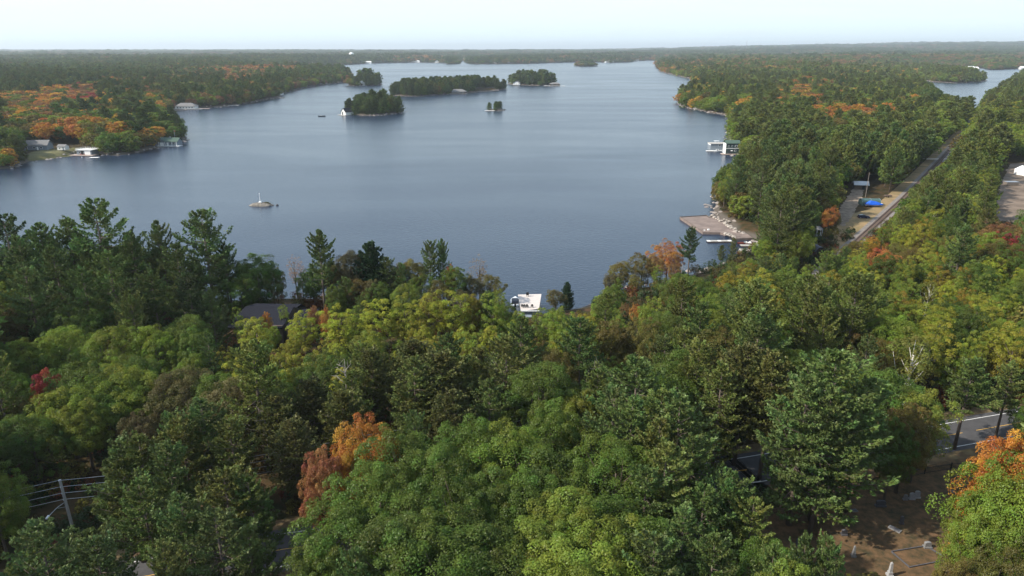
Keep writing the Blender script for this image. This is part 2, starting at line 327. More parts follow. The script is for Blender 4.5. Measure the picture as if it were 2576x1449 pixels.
# ------------------------------------------------------------------ tree prototypes: (trunk mesh, crown mesh) built once each
def unit(v): return v/np.maximum(np.linalg.norm(v, axis=-1, keepdims=True), 1e-9)
def kites(c, nrm, s, asp, g):
    """leaf-shaped quads at c with normal nrm, length s, width s*asp"""
    r_ = unit(g.normal(size=c.shape)); a = unit(np.cross(nrm, r_)); b_ = np.cross(nrm, a); s = s[:, None]
    V = np.stack([c-a*s, c+b_*s*asp-a*s*.1, c+a*s, c-b_*s*asp-a*s*.1], 1).reshape(-1, 3)
    return V, np.arange(len(V)).reshape(-1, 4)
def sphere_dirs(k, g, zmin=-1.0):
    d = unit(g.normal(size=(k*4, 3))); d = d[d[:, 2] > zmin][:k]; return d
def limb(mb, p, q, r0, r1, g, n=5, sag=.0):
    p = np.array(p, float); q = np.array(q, float); m1 = p+(q-p)*.5+g.normal(size=3)*.08*np.linalg.norm(q-p)*[1,1,.4]; m1[2] += sag
    mb.tube([p, m1, q], [r0, (r0+r1)/2, r1], n)
def broadleaf(seed, Ht=14., R=4.3, cb=.30, ncl=75, nleaf=110, ls=.20, up=1.0, rc=1.05, zs=1.0, inner=14, flat=.0, bark='bark', sparse=0):
    g = np.random.default_rng(seed); zc = Ht*(cb+1)/2; hz = Ht*(1-cb)/2
    lob = unit(g.normal(size=(5, 3))); amp = g.uniform(.12, .42, 5)
    def env(d): return 1+sum(amp[i]*np.maximum(0, d@lob[i])**2 for i in range(5))-.12
    d = sphere_dirs(ncl, g, -.72); # spread: relax once
    for _ in range(6):
        dd = d[:, None]-d[None]; q = (dd**2).sum(-1)+np.eye(len(d))*9; d = unit(d+(dd/q[..., None]**1.5).sum(1)*.004)
    e = env(d)*g.uniform(.60, 1.05, len(d)); cc = d*np.array([R, R, hz])*e[:, None]*.86+[0, 0, zc]
    di = sphere_dirs(inner, g, -.5); cc = np.vstack([cc, di*np.array([R, R, hz])*.5+[0, 0, zc]])
    rcs = rc*g.uniform(.5, 1.3, len(cc)); ctone = g.uniform(0, 1, len(cc))
    k = np.repeat(np.arange(len(cc)), nleaf); od = unit(cc-[0, 0, zc-hz*.3])
    ld = unit(g.normal(size=(len(k), 3))+od[k]*.55+np.array([0, 0, .45*up])); rad = rcs[k]*g.uniform(.55, 1.08, len(k))**.7
    pos = cc[k]+ld*rad[:, None]*np.array([1, 1, zs]); nr = unit(ld*.9+np.array([0, 0, .5])+g.normal(size=ld.shape)*.55)
    if sparse: keep = g.random(len(k)) > sparse; pos, nr, k = pos[keep], nr[keep], k[keep]
    V, Fq = kites(pos, nr, ls*g.uniform(.7, 1.3, len(k)), .62, g)
    hgt_ = np.clip((pos[:, 2]-zc)/hz*.5+.5, 0, 1)
    tone = np.clip(ctone[k]*.55+g.uniform(0, 1, len(k))*.45, 0, 1)
    mb = MB(); top = [0.12*g.normal(), .12*g.normal(), Ht*.72]; r0 = Ht*.013+.05
    mb.tube([(0, 0, -.6), (0, 0, Ht*.12), (top[0]*.5, top[1]*.5, Ht*.42), top], [r0*1.35, r0, r0*.75, r0*.3], 7)
    for i in g.choice(len(d), min(12, len(d)), replace=False):
        z = g.uniform(.28, .6)*Ht; limb(mb, (0, 0, z), cc[i], r0*.42, r0*.10, g, 4)
    return mb, V, Fq, tone, bark
def pine(seed, Ht=24., R=4.2, cb=.28, nw=26, per=5, tuft=34, tl=.36, tw=.085, gap=.18, droop=.0, bark='pine_bark', pw=.42):
    g = np.random.default_rng(seed); mb = MB(); r0 = Ht*.011+.05; lean = g.normal(size=2)*Ht*.008
    tp = lambda z: np.array([lean[0]*(z/Ht)**2, lean[1]*(z/Ht)**2, z])
    mb.tube([(0, 0, -.6), tp(Ht*.25), tp(Ht*.6), tp(Ht*.97)], [r0*1.3, r0, r0*.62, .04], 7)
    PO, DI, SZ, TO = [], [], [], []
    for i in range(nw):
        f = i/(nw-1); z = Ht*(cb+(1-cb)*f**.93)*1.0-.25
        prof = (math.sin(min(1, (1-f)*1.28+.03)*PI*.52))**.75*(.72+.28*math.sin(min(1, f*3.2+.3)*PI/2))
        a0 = g.uniform(0, 2*PI); kk = max(3, int(round(per*(1 if f < .9 else .8))))
        for j in range(kk):
            if g.random() < gap*(1.2-f): 
                if g.random() < .5: # bare dead stub
                    a = a0+2*PI*j/kk; L = R*prof*g.uniform(.3, .6); mb.tube([tp(z), tp(z)+np.array([math.cos(a)*L, math.sin(a)*L, -.1*L])], [.035, .012], 3)
                continue
            a = a0+2*PI*(j+g.uniform(-.3, .3))/kk; L = R*prof*g.uniform(.45, 1.42)+.25; o = tp(z+g.uniform(-.25, .25))
            up = g.uniform(.02, .28)+.65*f**2-droop; cv = g.uniform(.04, .22)
            ax = np.array([math.cos(a), math.sin(a), 0.]); la = np.array([-math.sin(a), math.cos(a), 0.])
            bp = lambda s: o+ax*L*s+np.array([0, 0, 1.])*L*(up*s+cv*s*s-.16*math.sin(s*PI))
            mb.tube([bp(0), bp(.5), bp(.92)], [.03+.012*L, .02+.006*L, .012], 3)
            nt_ = int(tuft*(.45+L/R*.85)); s = .22+.80*g.random(nt_)**.75; sg = g.choice([-1, 1], nt_)
            lw = np.abs(g.normal(0, .5, nt_)).clip(0, 1)*L*pw*np.sin(np.clip(s*1.04, 0, 1)**1.25*PI*.86+.12).clip(.1, 1)*sg
            B = o+ax*(L*s)[:, None]+np.array([0, 0, 1.])*(L*(up*s+cv*s*s-.16*np.sin(s*PI)))[:, None]+la*lw[:, None]
            B[:, 2] += g.normal(0, .09+.02*L, nt_)+np.abs(lw)*.10
            bt = g.random()
            PO.append(B); DI.append(ax*.8+la*sg[:, None]*.55+np.array([0, 0, .62])+g.normal(size=(nt_, 3))*.34); SZ.append(np.full(nt_, 1.)*g.uniform(.8, 1.2, nt_)); TO.append(np.clip(bt*.5+g.random(nt_)*.5, 0, 1))
    PO, DI, SZ, TO = np.vstack(PO), unit(np.vstack(DI)), np.concatenate(SZ), np.concatenate(TO)
    # each tuft: three crossing needle sprays
    Vs, T3 = [], []
    for q in range(3):
        dr = unit(DI+g.normal(size=DI.shape)*.42); sd = unit(np.cross(dr, g.normal(size=DI.shape))); s = (tl*SZ)[:, None]
        Vs.append(np.stack([PO-dr*s*.35, PO+sd*tw*1.6+dr*s*.35, PO+dr*s*1.1, PO-sd*tw*1.6+dr*s*.35], 1)); T3.append(np.clip(TO+g.normal(0, .1, len(TO)), 0, 1))
    V = np.concatenate(Vs).reshape(-1, 3); return mb, V, np.arange(len(V)).reshape(-1, 4), np.concatenate(T3), bark
def fir(seed, Ht=14., R=2.6, tuft=26, nw=30, tl=.27, tw=.10, cb=.06, per=7):
    return pine(seed, Ht, R, cb, nw, per, tuft, tl, tw, .03, .28, 'bark', .34)
def dead(seed, Ht=13.):
    g = np.random.default_rng(seed); mb = MB(); mb.tube([(0,0,-.5), (.1,0,Ht*.4), (.3,.1,Ht*.75), (.2,.3,Ht)], [.2,.15,.08,.02], 6)
    for i in range(15):
        z = g.uniform(.35, .92)*Ht; a = g.uniform(0, 2*PI); L = g.uniform(1.2, 3.6)*(1.25-z/Ht)*1.4; e = np.array([math.cos(a)*L, math.sin(a)*L, z+L*g.uniform(.3, .9)])
        limb(mb, (.15, .03, z), e, .07, .02, g, 4)
        for _ in range(3):
            f = g.uniform(.4, .9); s = np.array([.15, .03, z])*(1-f)+e*f; limb(mb, s, s+g.normal(size=3)*[.6,.6,.5]+[0,0,.5], .03, .01, g, 3)
    return mb
PROTO = {}   # kind -> list of dict(h, hi=(trunk, crown), mid, low)
def reg(kind, nm, hi, mid, low, Ht, needle, R):
    d = dict(h=Ht, R=R, needle=needle); L1, L2 = ('needle', 'needle_i') if needle else ('leaf', 'leaf_i')
    mb, V, Fq, tn, bk = hi
    d['trunk'] = mb.mesh(nm+'_trunk', M[bk], True); d['crown'] = mesh_np(nm+'_crown', V, Fq, M[L1], False, tn)
    for key, q in (('mid', mid), ('low', low)):
        if q is None: continue
        mb, V, Fq, tn, bk = q; d[key] = mesh_np(nm+'_'+key, V, Fq, M[L2], False, tn)
        if key == 'mid': d['mtrunk'] = (mb, bk)
    PROTO.setdefault(kind, []).append(d)
for i in range(4):
    a = dict(Ht=14., R=[4.3, 4.9, 3.7, 4.5][i], cb=[.26, .30, .18, .32][i])
    reg('maple', 'maple%d' % i, broadleaf(10+i, ncl=125, nleaf=250, ls=.088, rc=[.88,.95,.78,.84][i], **a),
        broadleaf(10+i, ncl=60, nleaf=34, ls=.34, rc=1.15, inner=5, **a), broadleaf(10+i, ncl=22, nleaf=15, ls=.8, rc=1.6, inner=2, **a), 14., False, a['R'])
for i in range(3):
    a = dict(Ht=13., R=[2.7, 3.0, 2.4][i], cb=.2)
    reg('aspen', 'aspen%d' % i, broadleaf(30+i, ncl=72, nleaf=150, ls=.10, rc=.66, zs=1.15, up=2.4, **a),
        broadleaf(30+i, ncl=30, nleaf=32, ls=.36, rc=1.0, zs=1.2, up=2.2, inner=4, **a), broadleaf(30+i, ncl=11, nleaf=11, ls=.8, rc=1.3, zs=1.4, inner=1, **a), 13., False, a['R'])
for i in range(5):
    a = dict(Ht=24., R=[4.5, 5.1, 4.0, 4.6, 4.3][i], cb=[.30, .22, .36, .16, .42][i], gap=[.20, .16, .32, .14, .30][i])
    reg('pine', 'pine%d' % i, pine(50+i, nw=19, per=5, tuft=60, tl=.36, tw=.07, pw=.34, **a), pine(50+i, nw=20, per=5, tuft=18, tl=.72, tw=.2, **a),
        pine(50+i, nw=10, per=4, tuft=6, tl=1.4, tw=.5, **a), 24., True, a['R'])
for i in range(2):
    a = dict(Ht=20., R=[3.6, 4.1][i], cb=[.35, .28][i], gap=.12, pw=.55)
    reg('redpine', 'redpine%d' % i, pine(70+i, nw=22, per=6, tuft=40, tl=.30, tw=.10, **a), pine(70+i, nw=16, per=5, tuft=12, tl=.6, tw=.25, **a),
        pine(70+i, nw=8, per=4, tuft=4, tl=1.2, tw=.5, **a), 20., True, a['R'])
for i in range(2):
    reg('spruce', 'spruce%d' % i, fir(80+i, 14., [2.5, 3.0][i]), fir(80+i, 14., [2.5, 3.0][i], 8, 18, .6, .22), fir(80+i, 14., 2.6, 3, 9, 1.1, .5, per=4), 14., True, 2.7)
reg('bare', 'bare0', broadleaf(90, Ht=15., R=3.4, cb=.3, ncl=60, nleaf=26, ls=.14, rc=1.0, inner=0, sparse=.25, bark='bark'), broadleaf(90, Ht=15., R=3.4, ncl=30, nleaf=8, ls=.35, rc=1.3, inner=0), None, 15., False, 3.4)
reg('birch', 'birch0', broadleaf(91, Ht=14., R=2.9, cb=.35, ncl=60, nleaf=44, ls=.16, rc=.9, inner=2, bark='birch_bark'), broadleaf(91, Ht=14., R=2.9, ncl=30, nleaf=14, ls=.35, rc=1.1, inner=0), None, 14., False, 2.9)

TINT = dict(P=('pine',(.086,.126,.036)), D=('pine',(.062,.092,.032)), B=('redpine',(.096,.102,.030)), Q=('pine',(.112,.138,.034)), G=('maple',(.070,.112,.018)),
    L=('maple',(.122,.168,.022)), O=('maple',(.120,.105,.024)), A=('aspen',(.198,.212,.024)), a=('aspen',(.128,.176,.024)), Y=('maple',(.36,.215,.030)), R=('maple',(.33,.165,.035)), K=('maple',(.095,.090,.030)),
    X=('maple',(.20,.118,.040)), C=('maple',(.24,.055,.028)), S=('spruce',(.034,.062,.028)), U=('maple',(.235,.112,.040)), J=('maple',(.36,.185,.028)), V=('aspen',(.20,.16,.02)), N=('bare',(.26,.15,.05)), T=('birch',(.14,.16,.03)))
CN = dict(P='green', D='dark green', B='brownish olive', Q='yellowish green', G='deep green', L='bright green', O='olive', A='yellow-green', a='fresh green', Y='golden', R='orange', K='dull brown-green',
    X='rusty', C='crimson', U='rust-red', J='bright orange', S='blackish green', V='yellowing', N='thinly leaved orange', T='pale-barked')
KN = dict(pine=('white_pine', 'pine', 'pine tree'), redpine=('red_pine', 'pine', 'pine tree'), maple=('maple_tree', 'maple', 'tree'), aspen=('aspen_tree', 'aspen', 'tree'), spruce=('spruce_tree', 'spruce', 'spruce tree'),
    bare=('ash_tree', 'bare-branched tree', 'tree'), birch=('birch_tree', 'birch', 'tree'))
# colour zones over the photograph (x0,y0,x1,y1, mix, strength) looked up where a tree's top shows
ZONES = [(168,205,250,250,'CXRX',.9),(60,215,170,262,'RXYOG',.75),(0,232,140,335,'RXYOOGOL',.85),(0,330,200,380,'YOXOG',.7),(165,300,200,335,'R',.8),(420,160,700,200,'XXROG',.6),(620,165,745,182,'RXX',.7),(560,180,640,215,'RXO',.6),
    (250,190,420,235,'ORGXO',.5),(540,172,585,185,'R',.7),(990,140,1120,150,'XRO',.55),(1640,150,1840,172,'XROOG',.5),(1840,150,2300,185,'XGOOGG',.4),(2040,262,2130,280,'RYR',.85),(2130,262,2260,285,'YRX',.8),(2075,278,2130,310,'RO',.7),
    (2175,300,2215,330,'X',.6),(1950,210,2060,262,'YXRO',.55),(1990,195,2130,235,'ROXG',.35),(2150,500,2250,560,'YYV',.55),(2225,470,2270,560,'YVR',.55),(2180,600,2240,640,'RY',.75),(2490,520,2576,640,'CXK',.5),(1640,608,1700,650,'RX',.8),(1560,640,1650,720,'OXKO',.8),
    (0,130,1650,142,'OXGPPX',.7),(1650,112,2576,135,'PXGGP',.9),(1800,135,2576,165,'GLOGGX',.8),
    (0,138,740,165,'LQLPOL',.9),(0,160,440,225,'QPLLOL',.9),(420,175,900,262,'GLOQOPXL',.85),(0,220,420,345,'OGYLG',.75),(200,260,470,360,'GLGPD',.9),
    (860,170,1420,300,'PPPDQG',.97),(740,125,1640,170,'GPOGD',.9),(1450,125,2576,160,'GXPOG',.9),
    (1640,165,2320,262,'LaLQLOAYG',.9),(2250,130,2576,215,'aLQL',.9),(1820,255,2460,330,'LGQLaL',.92),(1790,320,2440,480,'QLPLQaGPO',.94),(1780,430,2110,640,'PQPQL',.9),
    (2420,190,2576,380,'LaAQ',.9),(2300,300,2576,470,'aLaAQ',.9),(2270,440,2576,560,'QPLaA',.85),(2140,520,2576,640,'AaVALO',.85),(1800,600,2576,760,'AaAaVG',.93),(2250,700,2576,900,'aALGA',.93),
    (560,730,860,860,'AAALA',.97),(860,730,1280,860,'AAaAaL',.93),(1280,760,1500,830,'AaAa',.9),(1500,720,1800,860,'aQAGOa',.85),(0,480,620,830,'PQPPG',.93),(560,600,900,830,'PGO',.9),(860,600,1280,760,'PGOK',.9),
    (0,825,260,930,'LLAL',.95),(240,815,580,930,'LLGLQ',.95),(120,900,560,1010,'GLGK',.9),(560,850,900,960,'GLAG',.9),(900,860,1300,980,'GBAQ',.8),(1300,830,1900,980,'GaPQGO',.85),(1900,760,2300,980,'PGQaL',.85),
    (430,930,620,1080,'KKG',.85),(620,950,1000,1150,'BQGKP',.85),(0,1000,260,1449,'GKPG',.9),(200,1000,700,1449,'PPDQG',.9),(1000,900,1400,1100,'BQGP',.8),(800,1080,1600,1449,'GGGL',.95),(1500,900,2100,1449,'PQPG',.9),(2000,850,2576,1120,'PQGL',.85)]
def assign(px, py, g):
    n = len(px); code = np.full(n, '?', dtype='<U1'); patch = fbm(px/26.+3, py/13.+8, 2)
    for k, (x0, y0, x1, y1, mix, st) in enumerate(ZONES):
        jx = 16*(fbm(px/40.+k*3.1, py/30., 1)-.5); jy = min(16, (y1-y0)*.3)*(fbm(px/40., py/30.+k*5, 1)-.5)
        msk = (code == '?') & (px+jx > x0) & (px+jx < x1) & (py+jy > y0) & (py+jy < y1) & (g.random(n) < st)
        ii = np.nonzero(msk)[0]
        if len(ii): code[ii] = np.array(list(mix))[g.integers(0, len(mix), len(ii))]
    ii = np.nonzero(code == '?')[0]; code[ii] = np.array(list('PGQGLOa'))[g.integers(0, 7, len(ii))]
    far = py < 175; ii = np.nonzero(far & (patch > .60) & np.isin(code, list('GLP')) & (g.random(n) < .5))[0]; code[ii] = 'X'
    return code
# things that must stay in view: photo polygons (x0,y0,x1,y1) with the distance behind which trees no longer matter, and ground left free of trees
WIN = [(2056,524,2124,604,262),(1700,538,1905,590,330),(1772,574,1838,616,300),(1840,612,1910,640,255),(1780,350,1858,392,560),(1844,400,1872,414,470),(2118,470,2228,530,420),(2110,520,2200,592,310),(2040,604,2060,640,248),(2044,566,2062,592,290),
    (2560,425,2590,450,600),(2508,428,2590,520,520),(2500,500,2590,560,330),(630,764,762,806,165),(1289,738,1364,785,185),(1303,775,1340,800,176),(58,372,188,400,560),(186,368,250,400,520),(390,346,456,374,580),(436,262,492,276,900),
    (552,256,600,268,960),(856,276,884,294,1010),(1138,226,1168,238,1400),(1200,214,1238,222,1560),(1291,211,1311,218,1600),(1392,208,1410,216,1700),(905,209,915,217,1700),(2240,1020,2600,1062,98),
    (1796,1128,1990,1190,96),(2390,1060,2600,1135,106),(2060,1195,2170,1262,92),(2140,1190,2420,1449,92),(2390,1130,2480,1200,96),(1960,1270,2400,1449,84),(60,1195,250,1310,93),(560,1355,800,1449,78),(2150,1330,2420,1449,76),(1440,700,1480,790,205),(700,700,760,764,196)]
RAILLINE = [at(1980,770,GZ), at(2120,641,GZ), at(2196,571,GZ), at(2283,490,GZ), at(2345,425,GZ), at(2395,370,GZ), at(2425,338,GZ), at(2442,312,GZ), at(2448,290,GZ)]
CLEAR = [(RAILLINE[:3], 2.6), (RAILLINE[2:], 4.0), ([p+Vector((-3.6, 2.2, 0)) for p in RAILLINE[2:-2]], 3.2)]
ROADPX = [(-500,1600),(100,1500),(584,1407),(700,1384),(848,1362),(1300,1284),(1843,1187),(1906,1178),(2391,1094),(2522,1071),(2800,1022),(3200,950)]
ROADC = [at(x, y, GZ) for x, y in ROADPX]; CLEAR.append((ROADC, 7.0))
POLYFREE = [P2([(x,y,GZ) for x,y in pl]) for pl in (
    [(1900,1330),(1960,1250),(2100,1195),(2300,1150),(2500,1140),(2440,1300),(2420,1449),(2380,1600),(1900,1600)],      # cemetery
    [(2105,592),(2085,560),(2110,520),(2140,468),(2200,464),(2262,505),(2200,575)],                                     # clearing by the railway
    [(2505,415),(2600,400),(2700,420),(2700,600),(2500,560)])]
POLYFREE += [P2(pl) for pl in ([(1700,540),(1800,532),(1915,590),(1915,636),(1830,640),(1770,600)], [(55,412),(62,380),(170,372),(230,380),(235,400)])]
DISC = [(at(700,805,5), 13), (at(1330,780,4), 7.5), (at(1330,770,4), 7.5), (at(214,392), 9), (at(423,368), 10), (at(466,276), 15), (at(575,268), 13), (at(868,290), 9), (at(1152,236), 9), (at(1219,221), 9), (at(1302,217), 9), (at(2196,515,GZ), 10), (at(1400,214), 8),(at(910,216.5),9)]
def free(x, y):
    ok = np.ones(x.shape, bool)
    for pts, wd in CLEAR:
        for a, b in zip(pts[:-1], pts[1:]):
            ex, ey = b.x-a.x, b.y-a.y; t = np.clip(((x-a.x)*ex+(y-a.y)*ey)/(ex*ex+ey*ey), 0, 1); ok &= np.hypot(x-a.x-ex*t, y-a.y-ey*t) > wd
    for p in POLYFREE: ok &= ~(sdf(x, y, p) > -.5)
    for c, r_ in DISC: ok &= np.hypot(x-c.x, y-c.y) > r_
    return ok
ENV = np.array([(-400,560),(0,600),(60,590),(150,585),(300,600),(450,640),(600,650),(660,668),(760,668),(850,655),(1000,665),(1100,665),(1200,700),(1262,725),(1290,790),(1360,790),(1372,775),(1450,775),(1475,785),(1500,745),(1540,700),(1620,665),(1700,668),(1760,700),
    (1790,672),(1850,655),(1900,642),(1980,640),(2050,648),(2100,625),(2200,580),(2262,548),(2290,480),(2310,462),(2400,388),(2440,325),(2462,290),(2500,250),(2576,200),(2700,150)], float)
def rail_side(x, y):
    """True on the camera's side of the railway"""
    ry = [p.y for p in RAILLINE]; rx = [p.x for p in RAILLINE]; return x > np.interp(y, ry, rx, left=-1e9, right=1e9)
def visible_ok(x, y, z0, h, R_):
    zt = z0+h; px, py = proj(x, y, zt); near = (y < 215) | (rail_side(x, y) & (y < 1500) & (x > 0))
    ok = ~(near & (py < np.interp(px, ENV[:, 0], ENV[:, 1])))
    for fx, fz in ((0,.98),(0,.8),(-.6,.7),(.6,.7),(-.9,.5),(.9,.5),(0,.5),(-.5,.3),(.5,.3)):
        qx, qy = proj(x+fx*R_, y, z0+h*fz)
        for (x0, y0, x1, y1, Yf) in WIN: ok &= ~((qx > x0) & (qx < x1) & (qy > y0) & (qy < y1) & (y < Yf))
    return ok
# ---- key trees read off the photograph: top x, top y, distance, code, crown width factor, proto
KEY = [(6,545,172,'D',1.1,1),(95,564,170,'P',1,3),(165,556,172,'P',1.05,0),(235,507,172,'P',1.15,1),(325,588,168,'P',.95,0),(395,560,170,'P',.75,2),(505,533,172,'P',1.1,0),(562,612,176,'D',.9,2),(440,615,165,'P',1,3),
    (45,600,160,'P',1,0),(130,625,155,'P',1,3),(270,640,152,'P',1,1),(375,680,148,'P',.9,4),(470,690,150,'D',.9,4),(205,680,146,'P',1,1),(60,680,142,'P',1,0),(800,584,176,'P',1.0,2),(932,611,180,'S',1.15,0),(880,626,182,'K',1.0,0),(640,642,178,'G',1.3,0),(600,690,170,'G',1.1,0),(690,672,184,'O',.9,2),
    (738,648,188,'N',.8,0),(755,665,190,'N',.7,0),(1080,608,184,'P',.8,4),(1112,604,185,'P',.6,2),(972,648,178,'P',1.0,3),(1032,648,180,'O',1.0,0),(1010,665,176,'P',.8,0),(1142,668,180,'G',1.15,2),(1132,662,184,'R',.5,2),(1205,650,192,'N',.9,0),(1232,690,184,'O',1.1,1),(1185,690,180,'K',.8,0),(870,700,170,'P',1.05,0),(935,700,170,'K',.9,2),(905,745,164,'P',1,3),
    (1398,727,180,'K',1.25,0),(1428,711,186,'S',.85,1),(1345,790,165,'a',.9,0),(1470,775,188,'K',.7,1),
    (1562,655,200,'O',1.15,0),(1618,640,205,'O',1.1,1),(1682,613,212,'R',1.25,1),(1650,640,204,'X',.9,0),(1740,575,205,'D',.95,4),(1535,690,196,'K',1.0,3),(1600,690,192,'O',1,0),(1700,655,200,'X',1,2),(1575,765,168,'X',.7,1),(1600,768,165,'R',.6,1),(1847,598,232,'Q',.85,3),(1880,640,225,'P',.8,3),(1790,690,196,'P',.9,2),(1660,700,190,'P',.9,0),
    (330,925,112,'L',1.25,1),(60,855,128,'L',1.2,0),(150,830,130,'L',1.25,3),(260,828,130,'L',1.2,1),(380,822,132,'L',1.1,0),(475,820,132,'G',1.0,2),(520,840,126,'P',.8,3),(105,926,110,'C',.64,2),(60,1040,98,'G',1.1,0),(195,1000,102,'L',1.0,2),(250,960,108,'G',1.2,1),(450,930,110,'K',1.25,3),(560,960,104,'K',1.1,0),
    (668,782,154,'J',.5,2),(785,768,158,'U',.55,0),(815,775,156,'R',.4,1),(1060,690,176,'G',1.0,1),(958,712,168,'G',1.0,3),(1105,705,172,'O',.9,0),(840,715,168,'G',.9,2),(1010,715,166,'L',.9,1),(712,768,160,'a',.75,1),(525,732,150,'P',.9,3),(598,782,150,'a',.6,0),(560,770,158,'D',.9,1),(190,770,142,'G',1.15,1),(110,800,140,'P',.9,0),
    (640,800,140,'A',1.3,1),(760,790,146,'A',1.3,0),(850,780,144,'A',1.3,1),(935,768,146,'A',1.3,0),(1010,755,148,'A',1.4,1),(1080,748,150,'A',1.4,0),(1150,738,150,'A',1.4,1),(1195,735,152,'V',1.0,2),(1240,752,150,'a',1.1,0),
    (505,1008,92,'P',1.15,2),(450,1060,88,'Q',1.0,0),(575,1060,88,'Q',1.05,4),(300,1112,80,'P',1.1,0),(345,1100,80,'Q',1.1,3),(415,1120,78,'P',.9,2),(560,1185,74,'Q',1.1,4),(620,1205,74,'P',1.0,0),(455,1250,68,'P',1.0,2),(540,1290,66,'P',1.15,1),(620,1330,66,'P',.9,3),(350,1210,72,'P',1.0,4),(410,1370,62,'Q',.8,2),
    (690,1000,100,'B',1.15,0),(780,960,104,'B',1.2,1),(860,990,100,'B',1.1,0),(735,1060,92,'B',1.1,1),(1040,905,104,'Q',1.1,3),(1105,895,106,'B',1.3,1),(1275,852,112,'Q',1.2,1),(1230,960,100,'P',1.0,3),(1360,905,106,'G',1.1,0),(1140,990,98,'B',1.0,0),
    (928,1064,88,'J',.84,1),(868,1105,86,'J',.6,2),(800,1122,82,'U',.66,2),(1040,1035,92,'P',.7,3),(1015,1095,84,'G',1.05,1),(1110,1110,82,'G',1.0,0),(1205,1065,86,'G',1.05,3),(1310,1085,84,'L',1.05,1),(1385,1000,92,'G',.9,2),(1395,1130,80,'G',1.1,0),(950,1180,76,'G',1.1,3),(1060,1240,72,'G',1.0,0),(1150,1205,74,'G',1.05,1),(1240,1180,76,'G',.95,2),(1330,1200,75,'G',1.0,3),(1430,1235,70,'L',1.1,2),(1490,1260,70,'G',1.1,0),(1360,1330,66,'L',1.1,0),(880,1270,70,'G',1.2,1),(1000,1310,66,'G',1.2,3),(1120,1340,64,'G',1.2,1),(1240,1320,66,'G',1.2,0),
    (1520,1340,64,'L',1.2,1),(1600,1310,66,'G',1.0,0),(800,1350,64,'G',.9,2),(890,1385,62,'P',.8,3),(1440,1390,60,'L',1.2,3),
    (1605,905,98,'P',1.25,1),(1545,985,92,'P',1.1,0),(1665,985,90,'Q',1.1,3),(1715,1000,86,'P',1.2,1),(1745,1105,80,'P',.95,0),(1680,1120,76,'Q',1.05,3),(1775,1225,72,'P',1.0,1),(1630,1180,74,'P',1.1,3),(1720,1290,68,'P',1.0,1),(1650,1350,62,'P',1,0),(1800,1350,62,'P',.85,3),(1560,1100,80,'G',.95,1),(1590,1010,86,'P',1.0,2),(1660,1060,82,'Q',1.0,0),
    (2110,888,89,'P',1.3,3),(2040,950,88,'P',1.1,3),(2185,960,91,'P',1.05,2),(2095,985,86,'P',.95,2),(1880,880,104,'B',1.1,0),(1820,920,100,'Q',1.0,1),(1950,900,100,'B',.95,0),(1760,870,106,'Q',1.1,1),(1690,890,106,'G',1.0,0),
    (2452,905,109,'P',1.15,4),(2550,915,113,'Q',1.1,2),(2335,985,99,'a',1.1,1),(2300,1010,96,'O',.9,2),(2265,1050,94,'G',.8,2),(2262,930,104,'G',1.1,0),
    (2028,1352,60,'P',.55,3),(1948,1380,59,'P',.6,3),(2090,1362,59,'P',.6,0),(1985,1400,57,'L',.7,2),(2582,1082,76,'J',.8,2),(2600,1110,74,'J',.85,0),(2540,1205,70,'L',.75,0),(2605,1165,69,'L',.9,1),(2500,1290,67,'L',.62,3),(2570,1300,66,'L',.9,0),(2440,1400,62,'O',.55,0),(2365,1432,61,'O',.42,2),(2520,1385,62,'O',.7,1),
    (2088,522,262,'R',.95,1),(2105,538,264,'O',.9,0),(2310,830,120,'T',1.0,0),(2350,520,250,'T',1.4,0),(2345,700,170,'T',1.0,0),(2230,610,232,'R',.6,1),(2200,620,228,'R',.5,0),(443,291,585,'D',.8,4),(452,312,583,'D',.6,2)]
TR = []   # (x, y, z, h, code, kind, proto, width, key)
def chk(c): return TINT[c][0]
for (px, py, Y, c, wf, pi_) in KEY:
    p = atY(px, py, Y); z0 = max(.4, gz(p.x, p.y)); k = chk(c); TR.append([p.x, p.y, z0, p.z-z0, c, k, pi_ % len(PROTO[k]), wf, 1])
g = np.random.default_rng(5)
def cand(y0, y1, sp, xm=1.05):
    xs, ys = [], []
    for y in np.arange(y0, y1, sp):
        X = np.arange(-y*xm*.78-35, y*xm*.78+35, sp); xs.append(X+g.uniform(-.42, .42, len(X))*sp); ys.append(np.full(len(X), y)+g.uniform(-.42, .42, len(X))*sp)
    return np.concatenate(xs), np.concatenate(ys)
BASEH = dict(pine=20., redpine=17., maple=13.5, aspen=12.8, spruce=12., bare=13., birch=13.)
def fill(x, y, hmul=1.0):
    s = shore(x, y); ok = (s > np.where(y > 260, .6, 2.2)) & free(x, y); x, y, s = x[ok], y[ok], s[ok]; z = ground(x, y, s)
    px, py = proj(x, y, z+14); code = assign(px, py, g); kind = np.array([TINT[c][0] for c in code]); h = np.array([BASEH[k] for k in kind])*g.uniform(.74, 1.2, len(x))*hmul*(.8+.42*fbm(x/38., y/38., 2))
    h = np.minimum(h, np.where((y > 380) & (kind == 'pine'), 23., 30.)); h = np.where(sdf(x, y, ISLES[3]) > -8, np.minimum(h, 11.), h); Rr = np.array([PROTO[k][0]['R']/PROTO[k][0]['h'] for k in kind])
    done = np.zeros(len(x), bool); hh = h.copy()
    for f in (1, .85, .7, .55, .42):
        v = visible_ok(x, y, z, h*f, Rr*h*f) & ~done; hh[v] = h[v]*f; done |= v
    x, y, z, code, kind, hh = x[done], y[done], z[done], code[done], kind[done], hh[done]
    return x, y, z, code, kind, hh
xa, ya = cand(48, 420, 5.6); x, y, z, code, kind, hh = fill(xa, ya)
